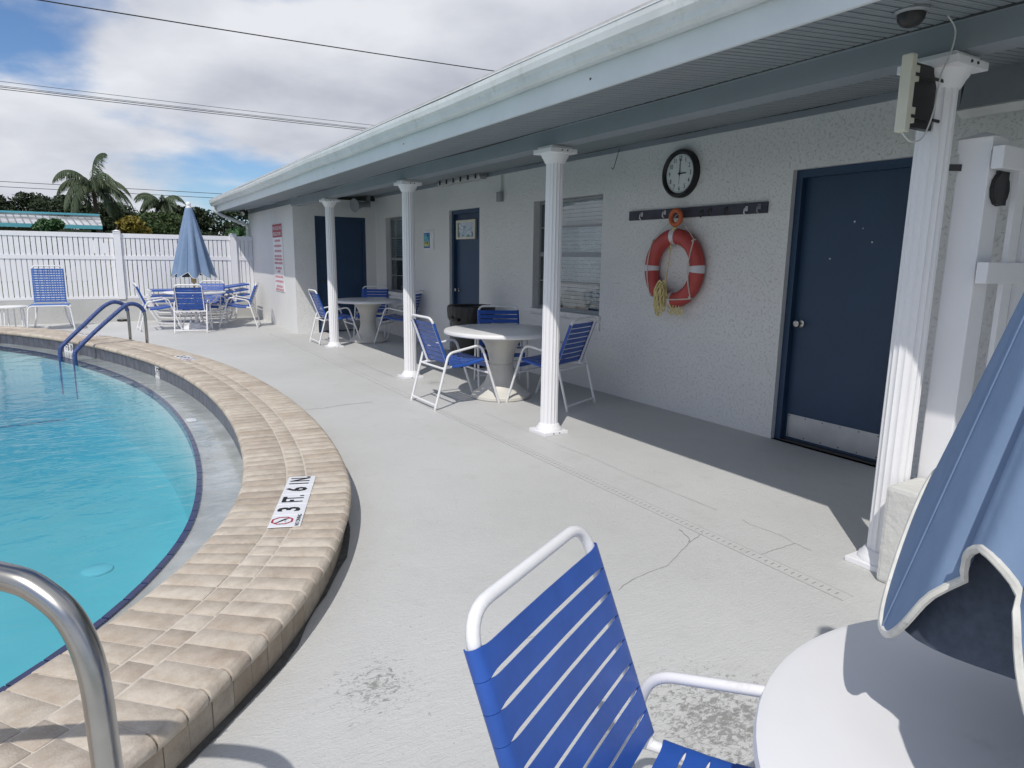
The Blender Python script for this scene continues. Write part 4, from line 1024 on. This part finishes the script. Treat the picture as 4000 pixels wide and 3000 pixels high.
def closed_umbrella(label, x, y, rz, zb, ztop, R, seed, group, amp=.11, fd=.28, n=8, creases=()):
    t = thing('closed_umbrella', label, 'umbrella', (x,y,0), rz, group); rn = random.Random(seed)
    NA = 240; NZ = 44
    ph = [rn.uniform(-.09,.09) for _ in range(n+1)]; ph[n] = ph[0]
    dep = [rn.uniform(.70,1.25) for _ in range(n)]; tw_ = [rn.uniform(-.5,.5) for _ in range(n)]; lift = [rn.uniform(.85,1.1) for _ in range(n)]; lift = [lift[0]]*n if amp > .13 else lift
    def cell(a):
        k = a/(2*math.pi)*n; i = int(k) % n; return i, k-int(k)
    def surf(a, u):
        """u 0 at tip .. 1 at hem"""
        i, f = cell(a)
        w = .5-.5*math.cos(2*math.pi*(f+.12*tw_[i]*math.sin(math.pi*f)))
        Rz = .065+ (R-.065)*u
        fold = (fd*dep[i])*min(1, u*1.6)
        r = Rz*(1.0 - fold*(1-w)**1.0 + .04*math.sin(a*3+seed)*u)
        if u > .80: r *= 1 + .04*(u-.80)/.2*(1 if f < .5 else -1)*math.sin(2*math.pi*f)*tw_[i]
        for (ca, cw, cd) in creases:
            da = (a-ca+math.pi) % (2*math.pi)-math.pi; r -= cd*math.exp(-(da/cw)**2)*min(1, u*1.3)*(1 if da < 0 else .6)
        aa = a + .16*tw_[i]*u*math.sin(math.pi*f)
        hz = zb + amp*lift[i]*(abs(math.cos(math.pi*f))**2.3)
        z = ztop + (hz-ztop)*u
        return Vector((r*math.cos(aa), r*math.sin(aa), z))
    m = MB()
    for j in range(NZ+1):
        for k in range(NA): m.v.append(tuple(surf(k*2*math.pi/NA, j/NZ)))
    for j in range(NZ):
        for k in range(NA): m.f.append((j*NA+k, j*NA+(k+1) % NA, (j+1)*NA+(k+1) % NA, (j+1)*NA+k))
    c = m.build('canopy', fabric_mat, t, True)
    # the cloth tucked in between the ribs
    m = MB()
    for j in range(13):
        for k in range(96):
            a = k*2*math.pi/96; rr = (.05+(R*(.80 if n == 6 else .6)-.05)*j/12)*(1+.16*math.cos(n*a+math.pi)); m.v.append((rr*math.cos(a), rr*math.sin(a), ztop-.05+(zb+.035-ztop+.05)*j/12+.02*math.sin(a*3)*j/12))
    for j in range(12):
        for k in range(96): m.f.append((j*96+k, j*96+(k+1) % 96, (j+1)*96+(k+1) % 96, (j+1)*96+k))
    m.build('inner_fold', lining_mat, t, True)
    hem = [surf(k*2*math.pi/NA, 1.0) for k in range(NA)]
    MB().tube(hem, .0055, 6, True).build('hem_piping', piping_mat, c, True)
    # stitched hem panel line
    for k in range(n):
        a0 = 2*math.pi*(k+.5)/n
        MB().tube([surf(a0, u/20)*1.0+Vector((math.cos(a0),math.sin(a0),0))*.0015 for u in range(3, 21)], .0014, 5).build('seam', fabric_mat, c, True)
    MB().tube([(0,0,.05),(0,0,ztop+.02)], .019, 14).build('pole', tape_wood if group else white_tube, t, True)
    MB().lathe([(.046,zb-.10),(.05,zb-.06),(.05,zb+.12),(.03,zb+.14)], 20).build('runner', tape_wood, t, True)
    MB().lathe([(.05,ztop-.012),(.055,ztop+.01),(.05,ztop+.03),(.030,ztop+.036),(.036,ztop+.05),(.046,ztop+.075),(.042,ztop+.10),(.022,ztop+.118),(.004,ztop+.122)], 24).build('finial', vinyl_white, t, True)
    b = MB().lathe([(.26,.0),(.265,.02),(.23,.06),(.15,.10),(.06,.13),(.035,.135),(.035,.30)], 40).build('umbrella_base', table_white, t, True)
    return t
closed_umbrella('closed slate blue umbrella standing through the far patio table', 1.60, 14.47, .35, .99, 2.29, .41, 2, 'closed umbrellas')
closed_umbrella('closed slate blue umbrella with frayed white hem beside the gate', 1.185, .18, rad(30), .905, 2.22, .392, 5, 'closed umbrellas', .20, .07, 6, ((rad(110.5), .05, .030), (rad(128), .07, .022), (rad(142), .05, .028), (rad(165), .06, .03), (rad(200), .06, .03), (rad(250), .07, .03), (rad(310), .06, .03), (rad(20), .06, .03)))

tc_ = thing('trash_can', 'black round trash can with a liner beside the narrow door', 'trash can', (4.26, 8.05, 0))
o = MB().lathe([(.235,.0),(.24,.02),(.275,.60),(.285,.78),(.292,.79)], 40).build('bin_body', black_plastic, tc_, True)
MB().torus((0,0,.80),(1,0,0),(0,1,0),.298,.020,48,10).build('bin_rim', black_plastic, tc_, True)
m = MB(); NA = 96; rn = random.Random(8)
prof = [(.27,.70),(.30,.815),(.318,.81),(.322,.77),(.318,.70),(.312,.655)]
for j, (r, z) in enumerate(prof):
    for k in range(NA):
        a = k*2*math.pi/NA; jz = (.02*math.sin(k*.9)+.025*math.sin(k*.37+1)) * (1 if j >= 4 else .15); m.v.append(((r+.004*math.sin(k*1.7+j))*math.cos(a), (r+.004*math.sin(k*1.7+j))*math.sin(a), z+jz))
for j in range(len(prof)-1):
    for k in range(NA): m.f.append((j*NA+k, j*NA+(k+1) % NA, (j+1)*NA+(k+1) % NA, (j+1)*NA+k))
m.build('bin_liner', black_plastic, tc_, True)
for a in (200, 20):
    MB().obox((.30*math.cos(rad(a)),.30*math.sin(rad(a)),.64),(math.cos(rad(a)),math.sin(rad(a)),0),(-math.sin(rad(a)),math.cos(rad(a)),0),(0,0,1),.03,.05,.014).build('bin_handle', black_plastic, tc_)

# pool ladder rails
def ladder_rail(pts, label):
    t = thing('ladder_rail', label, 'handrail', (0,0,0), 0, 'pool ladder rails')
    P = catmull(pts, 6); cut = None
    for i, p in enumerate(P):
        if p.z < .60 and i > len(P)*.6: cut = i; break
    MB().tube([(P[0].x,P[0].y,-.55)]+P[:cut+1], .029, 14).build('mesh_sleeve', mesh_cover, t, True)
    MB().tube(P[cut-1:], .0215, 14).build('steel_tube', steel, t, True)
    MB().lathe([(.05,.0),(.05,.012),(.035,.02),(.026,.022)], 20, (P[-1].x,P[-1].y)).build('deck_flange', steel, t, True)
ladder_rail([(-.35,10.958,-.015),(-.345,10.96,.08),(-.304,10.976,.146),(-.116,11.05,.332),(.085,11.128,.512),(.292,11.209,.686),(.394,11.249,.725),(.491,11.287,.692),(.547,11.309,.612),(.560,11.315,.50),(.560,11.315,.17),(.560,11.315,.0)], 'pool ladder rail in blue mesh sleeve, the one nearer the 5 FT marker')
ladder_rail([(-.534,11.413,-.015),(-.529,11.416,.08),(-.487,11.434,.156),(-.204,11.561,.43),(.005,11.654,.629),(.11,11.701,.702),(.202,11.743,.726),(.3,11.787,.686),(.352,11.811,.60),(.362,11.814,.478),(.362,11.814,.17),(.362,11.814,.0)], 'pool ladder rail in blue mesh sleeve, the one nearer the chaise')
gr = thing('grab_rail', 'polished steel grab rail bending over the brick coping', 'handrail', (0,0,0))
gp_ = [Vector(v) for v in ((-.051,1.221,0),(-.054,1.235,.35),(-.058,1.264,.608),(-.065,1.289,.743),(-.088,1.321,.824),(-.128,1.359,.871),(-.178,1.399,.895),(-.284,1.477,.903),(-.5,1.62,.87),(-.75,1.82,.74),(-1.0,2.05,.5),(-1.2,2.3,.2),(-1.25,2.4,-.1),(-1.25,2.4,-.7))]
MB().tube(catmull(gp_, 8), .0238, 20).build('rail_tube', steel, gr, True); MB().lathe([(.055,.0),(.055,.012),(.035,.022),(.026,.024)], 24, (gp_[0].x,gp_[0].y)).build('deck_flange', steel, gr, True)

# chaise, side table, stacked loungers at the fence
cs = thing('sand_chair', 'faded blue strap lounge chair with upright back facing the pool', 'lounge chair', (-.80, 15.2, 0))
def cvs(*p): return fillet(p, .07, 6)
for s in (-1, 1):
    MB().tube(cvs((s*.33,.0,.44),(s*.33,.0,.45),(s*.30,.62,.44),(s*.29,.74,.40)), .014, 8).build('side_rail', white_tube, cs, True)
    MB().tube(cvs((s*.22,.55,.43),(s*.25,.58,.20),(s*.30,.62,.02),(s*.30,1.0,.02),(s*.27,1.05,.40)), .0135, 8).build('rear_leg', white_tube, cs, True)
MB().tube(fillet([(-.37,-.02,.006),(-.32,0,.455),(.32,0,.455),(.37,-.02,.006)], .09, 7), .015, 8).build('front_leg', white_tube, cs, True)
bt = Vector((0,.62,.46)); d = Vector((0,.12,.72)); bw = .245
MB().tube(fillet([bt+Vector((-bw,0,0)),bt+d+Vector((-bw,0,0)),bt+d+Vector((bw,0,0)),bt+Vector((bw,0,0))], [0,.07,.07,0], 6), .0125, 8).build('back_frame', white_tube, cs, True)
svs, sfs = strap_piece(bw, .034, .0125); dn = d.normalized()
for k in range(14): MB().add(place_strap(svs, bt+dn*(.05+k*.0465), (1,0,0), dn, (0,-dn.z,dn.y)), sfs).build('back_strap', strap_faded, cs, True)
for k in (-.16,-.08,0,.08,.16): MB().box(k-.006,k+.006,.70,.704,.50,1.13).build('support_cord', strap_blue, cs).location = (0,-.0,0)
for ch_ in [c for c in cs.children if c.name.startswith('support_cord')]: ch_.rotation_euler = (0,0,0)
svs2, sfs2 = strap_piece(.30, .05, .0135)
for k in range(11): MB().add(place_strap(svs2, (0,.06+k*.054,.4485), (-1,0,0), (0,1,0), (0,0,1)), sfs2).build('seat_strap', strap_faded, cs, True)
stb = thing('side_table', 'low white round side table beside the lounge chair', 'side table', (-1.42, 15.75, 0))
MB().lathe([(.235,.405),(.25,.41),(.25,.43),(.235,.437),(.02,.437)], 48).build('table_top', table_white, stb, True)
for k in range(3):
    a = rad(100+120*k); c, s = math.cos(a), math.sin(a); MB().tube(fillet([(c*.19-s*.05,s*.19+c*.05,.01),(c*.17-s*.05,s*.17+c*.05,.40),(c*.17+s*.05,s*.17-c*.05,.40),(c*.19+s*.05,s*.19-c*.05,.01)], .05, 5), .0125, 8).build('leg', white_tube, stb, True)
def lounger(zl, label, first=None, dx=0):
    if first:
        c = copy_tree(first); c.location = (.88+dx,15.62,zl); c['label'] = label; return c
    t = thing('stacked_lounger', label, 'lounger', (.88,15.62,zl), 0, 'strap loungers stacked by the fence')
    for yy in (0, .56):
        MB().tube(fillet([(0,yy,.36),(1.15,yy,.36),(1.95,yy,.48)], .2, 6), .013, 8).build('side_rail', white_tube, t, True)
        MB().tube(fillet([(-.02,yy,.36),(.04,yy,.22),(.14,yy,.03),(.62,yy,.005),(1.40,yy,.005),(1.62,yy,.04),(1.66,yy,.30),(1.55,yy,.40)], .09, 6), .0145, 8).build('sled_leg', white_tube, t, True)
    for (x, z) in ((0,.36),(1.95,.48)): MB().tube([(x,0,z),(x,.56,z)], .013, 8).build('cross_rail', white_tube, t, True)
    svs, sfs = strap_piece(.28, .046, .013)
    for k in range(35):
        x = .06+k*.054
        if x < 1.12: o_, ax = Vector((x,.28,.36)), Vector((1,0,0))
        else: o_, ax = Vector((x,.28,.36+.15*(x-1.14))), Vector((1,0,.15)).normalized()
        MB().add(place_strap(svs, o_, (0,1,0), ax, Vector((-ax.z,0,ax.x))), sfs).build('strap', strap_blue, t, True)
    return t
l0 = lounger(0, 'strap lounger at the bottom of the stack by the fence')
lounger(.11, 'strap lounger second from the bottom of the stack by the fence', l0, .012)
lounger(.22, 'strap lounger third from the bottom of the stack by the fence', l0, -.01)
lounger(.33, 'strap lounger on top of the stack by the fence', l0, .015)
hc_ = tag(MB().tube(fillet([(-.45,16.6,.02),(-.36,16.5,.02),(-.28,16.56,.02)], .03, 4), .022, 8).build('pipe_stub', black_plastic), 'short black pipe stub lying at the foot of the kerb wall', 'pipe'); hc_.location = (.75,.08,.01)

# ------------------------------------------------------------------ beyond the fence
def leaf_cloud(m, clumps, size, rn, flat=.0):
    for (c, r, n) in clumps:
        c = Vector(c)
        for _ in range(n):
            d = Vector((rn.gauss(0,1), rn.gauss(0,1), rn.gauss(0,1))).normalized(); p = c + Vector((d.x*r[0], d.y*r[1], d.z*r[2]))*(rn.random()**.33)
            a = Vector((rn.gauss(0,1), rn.gauss(0,1), rn.gauss(0,.8))).normalized(); b = a.orthogonal().normalized(); b = Matrix.Rotation(rn.uniform(0,6.28), 3, a) @ b; e = a.cross(b)
            s = size*rn.uniform(.6,1.3)
            m.add([p-b*s, p+e*s*.55, p+b*s, p-e*s*.55], [(0,1,2,3)])
def tree(label, x, y, h, w, mat, seed, size=.15, group='trees beyond the fence', name='broadleaf_tree', trunk=True, dens=1.0, zfrac=.25):
    rn = random.Random(seed); t = thing(name, label, 'tree' if trunk else 'shrub', (x,y,-.06), 0, group); m = MB(); cl = []
    nc = 26
    for k in range(nc):
        a = rn.uniform(0,6.28); q = math.sqrt(rn.random())*w*.42; z = h*(zfrac+(1-zfrac)*rn.random()**.8)
        lim = math.sqrt(max(.05, 1-((z/h-.55)/.5)**2)); q *= lim
        r = w*rn.uniform(.12,.22); cl.append(((q*math.cos(a), q*math.sin(a), min(z, h-r*.6)), (r, r, r*.72), int(260*dens)))
    leaf_cloud(m, cl, size, rn); c = m.build('crown', mat, t)
    tr = MB()
    tr.tube(catmull([(0,0,0),(.05*w,0,h*.25),(0,.03*w,h*.5)], 5), [max(.06,.035*h*(1-i*.06)) for i in range(11)], 8)
    for k in range(5):
        c0 = cl[k*4][0]; tr.tube([(0,.0,h*.3),(c0[0]*.5,c0[1]*.5,(h*.3+c0[2])*.52),c0], [.02*h,.013*h,.006*h], 6)
    tr.build('trunk', bark, t, True); return t
def palm(label, x, y, h, fl, seed, nf=17, wind=(.35,.1), group='palms beyond the fence'):
    rn = random.Random(seed); t = thing('queen_palm', label, 'palm tree', (x,y,-.06), 0, group)
    P = catmull([(0,0,0),(.08,0,h*.5),(0,0,h)], 8); MB().tube(P, [.16-.05*i/len(P) for i in range(len(P))], 10).build('trunk', bark, t, True)
    for k in range(nf):
        a = k*2.4+rn.uniform(-.3,.3); el = rn.uniform(-.1,1.25); d = Vector((math.cos(a), math.sin(a), 0)); L_ = fl*rn.uniform(.8,1.1)
        if k == 0 and wind[0] > .2: d = Vector((-.3,.2,0)); el = 1.45
        ctr = []; n = 16; p = Vector((0,0,h)); v = d*math.cos(el)+Vector((0,0,math.sin(el)))
        for i in range(n+1):
            ctr.append(p.copy()); v = (v + Vector((wind[0]*.05, wind[1]*.05, -.13-.10*i/n))).normalized(); p = p+v*L_/n
        m = MB(); m.tube(ctr, [.022*(1-i/(n+2)) for i in range(n+1)], 4)
        for i in range(2, n+1):
            tv = (ctr[i]-ctr[i-1]).normalized(); side = tv.cross(Vector((0,0,1)))
            side = side.normalized() if side.length > .05 else Vector((1,0,0))
            for s in (1,-1):
                for q in range(4):
                    b = ctr[i]-tv*(L_/n)*(q/4.0); l = fl*.30*math.sin(math.pi*min(.98,(i+1)/(n+2)))**.6*rn.uniform(.75,1.1)
                    dv = (side*s*rn.uniform(.3,.8)+tv*.7+Vector((wind[0]*.7,wind[1],-.9-rn.random()*.8))).normalized(); e = b+dv*l; mid = b+dv*l*.5+Vector((0,0,.05*l))
                    wd = tv*.026; m.add([b-wd, b+wd, mid+wd*1.2, e, mid-wd*1.2], [(0,1,2,3,4)])
        m.build('frond', leaf_palm, t)
    return t
def row(px_x, y): return px_x
TG = 'trees beyond the fence'
tree('dark oak at the edge of the tree line behind the teal-trimmed house', -8.6, 78, 6.7, 6.5, leaf_dark, 1)
tree('dark oak rising behind the middle of the teal roof', -4.9, 80, 6.8, 6.0, leaf_dark, 2)
tree('dark oak behind the roof close to the tall queen palm', -1.7, 76, 6.5, 6.0, leaf_dark, 3)
tree('dark rounded tree standing behind the tall queen palm', 1.4, 74, 5.9, 5.2, leaf_dark, 4)
tree('pale leafed tree in the gap between the two palms', 3.9, 84, 5.6, 4.6, leaf_mid, 5)
tree('leafy green tree under the smaller palm', 4.8, 62, 4.6, 5.2, leaf_mid, 6, dens=1.2)
tree('dark tree behind the closed umbrella tip', 8.2, 70, 5.6, 5.5, leaf_dark, 7)
tree('dark tree beside the roof corner and downspout', 12.4, 72, 5.9, 6.0, leaf_dark, 8)
tree('dark tree partly hidden by the roof corner', 16.5, 74, 5.8, 6.0, leaf_dark, 9)
tree('tall bare-topped tree just showing over the roof edge', 18.3, 60, 9.6, 3.2, leaf_dark, 10, .2, dens=.4, zfrac=.5)
tree('dark oak at the far end of the tree line beyond the house', -13.5, 80, 6.5, 7.0, leaf_dark, 11)
tree('tall green shrub against the fence near the pool house', 4.6, 25, 2.45, 2.2, leaf_bush, 12, .10, 'shrubs behind the fence', 'leafy_shrub', False, 1.2, .1)
tree('yellow-green rounded shrub beside the fence post', 1.38, 35, 3.05, 2.0, leaf_yellow, 13, .10, 'shrubs behind the fence', 'yellow_shrub', False, 1.6, .1)
tree('green shrub in front of the teal house', -1.32, 30, 2.62, 1.35, leaf_bush, 14, .085, 'shrubs behind the fence', 'green_shrub', False, 1.2, .1)
palm('tall wind-blown queen palm beyond the fence', .28, 50, 5.35, 2.75, 21, 26)
palm('smaller queen palm behind the leafy tree', 5.5, 70, 5.7, 2.6, 23, 26, (.05,.0))
hs = thing('neighbour_house', 'single-storey house with weathered roof and teal trim', 'house', (0,40,0))
X1 = .46
MB().box(-14,X1-.5,1.0,7,0,2.55).build('house_wall', house_wall, hs)
rfp = MB().add([(-14,.2,2.74),(X1,.2,2.74),(X1-.05,2.4,3.22),(-14,2.4,3.22)], [(0,1,2,3)]).add([(-14,2.4,3.0),(X1-.05,2.4,3.0),(X1-.05,2.4,3.30),(-14,2.4,3.30)], [(0,1,2,3)]).build('house_roof', roof_metal, hs)
for k in range(36):
    x = X1-.2-k*.30; MB().add([(x,.2,2.742),(x+.035,.2,2.742),(x-.25,2.38,3.222),(x-.285,2.38,3.222)], [(0,1,2,3)]).add([(x,.2,2.78),(x+.035,.2,2.78),(x-.25,2.38,3.26),(x-.285,2.38,3.26)], [(0,1,2,3)]).build('roof_rib', grey_metal, rfp)
MB().box(-14,X1,.12,.2,2.56,2.74).build('fascia_board', roof_teal, hs); MB().box(-14,X1-.05,2.33,2.42,3.30,3.40).build('ridge_trim', roof_teal, hs)
MB().add([(-14,2.41,3.30),(X1-.05,2.41,3.30),(X1-.05,6.5,3.34),(-14,6.5,3.34)], [(0,1,2,3)]).build('upper_roof', roof_metal, hs)
for k in range(40):
    x = -8+k*.16
    if x < -1.6: MB().obox((x,.9,2.35),(1,0,1),(0,1,0),(-1,0,1),.28,.01,.018).obox((x,.92,2.35),(1,0,-1),(0,1,0),(1,0,1),.28,.01,.018).build('lattice_slat', lattice_mat, hs)
w_ = MB().box(-1.05,-.35,.97,1.0,1.7,2.4).build('house_window', roof_teal, hs); MB().box(-.98,-.42,.96,.969,1.76,2.34).build('window_pane', interior_dark, w_)
def wire(label, y, xa, za, xb, zb_, sag, r):
    pts = [(xa+(xb-xa)*i/24, y, za+(zb_-za)*i/24-sag*4*(i/24)*(1-i/24)) for i in range(25)]
    o = MB().tube(pts, r, 5).build('power_line', wire_mat, None); tag(o, label, 'power line', 'overhead power lines')
wire('single thick overhead cable highest above the roof', 30, -30, 10.2, 60, 12.3, 1.1, .022)
for k, (dz, r) in enumerate(((.0,.011),(-.17,.011),(-.22,.016),(-.30,.016))):
    wire(['topmost thin wire of the bundle crossing below the thick cable','second wire of the bundle crossing below the thick cable','third wire of the bundle crossing below the thick cable','lowest wire of the bundle crossing below the thick cable'][k], 40, -40, 9.55+dz, 70, 9.9+dz*1.3, .75, r)
wire('upper of two thin wires passing behind the palms', 60, -60, 6.35, 90, 6.35, .2, .02)
wire('lower of two thin wires passing behind the palms', 60, -60, 6.0, 90, 6.0, .2, .02)
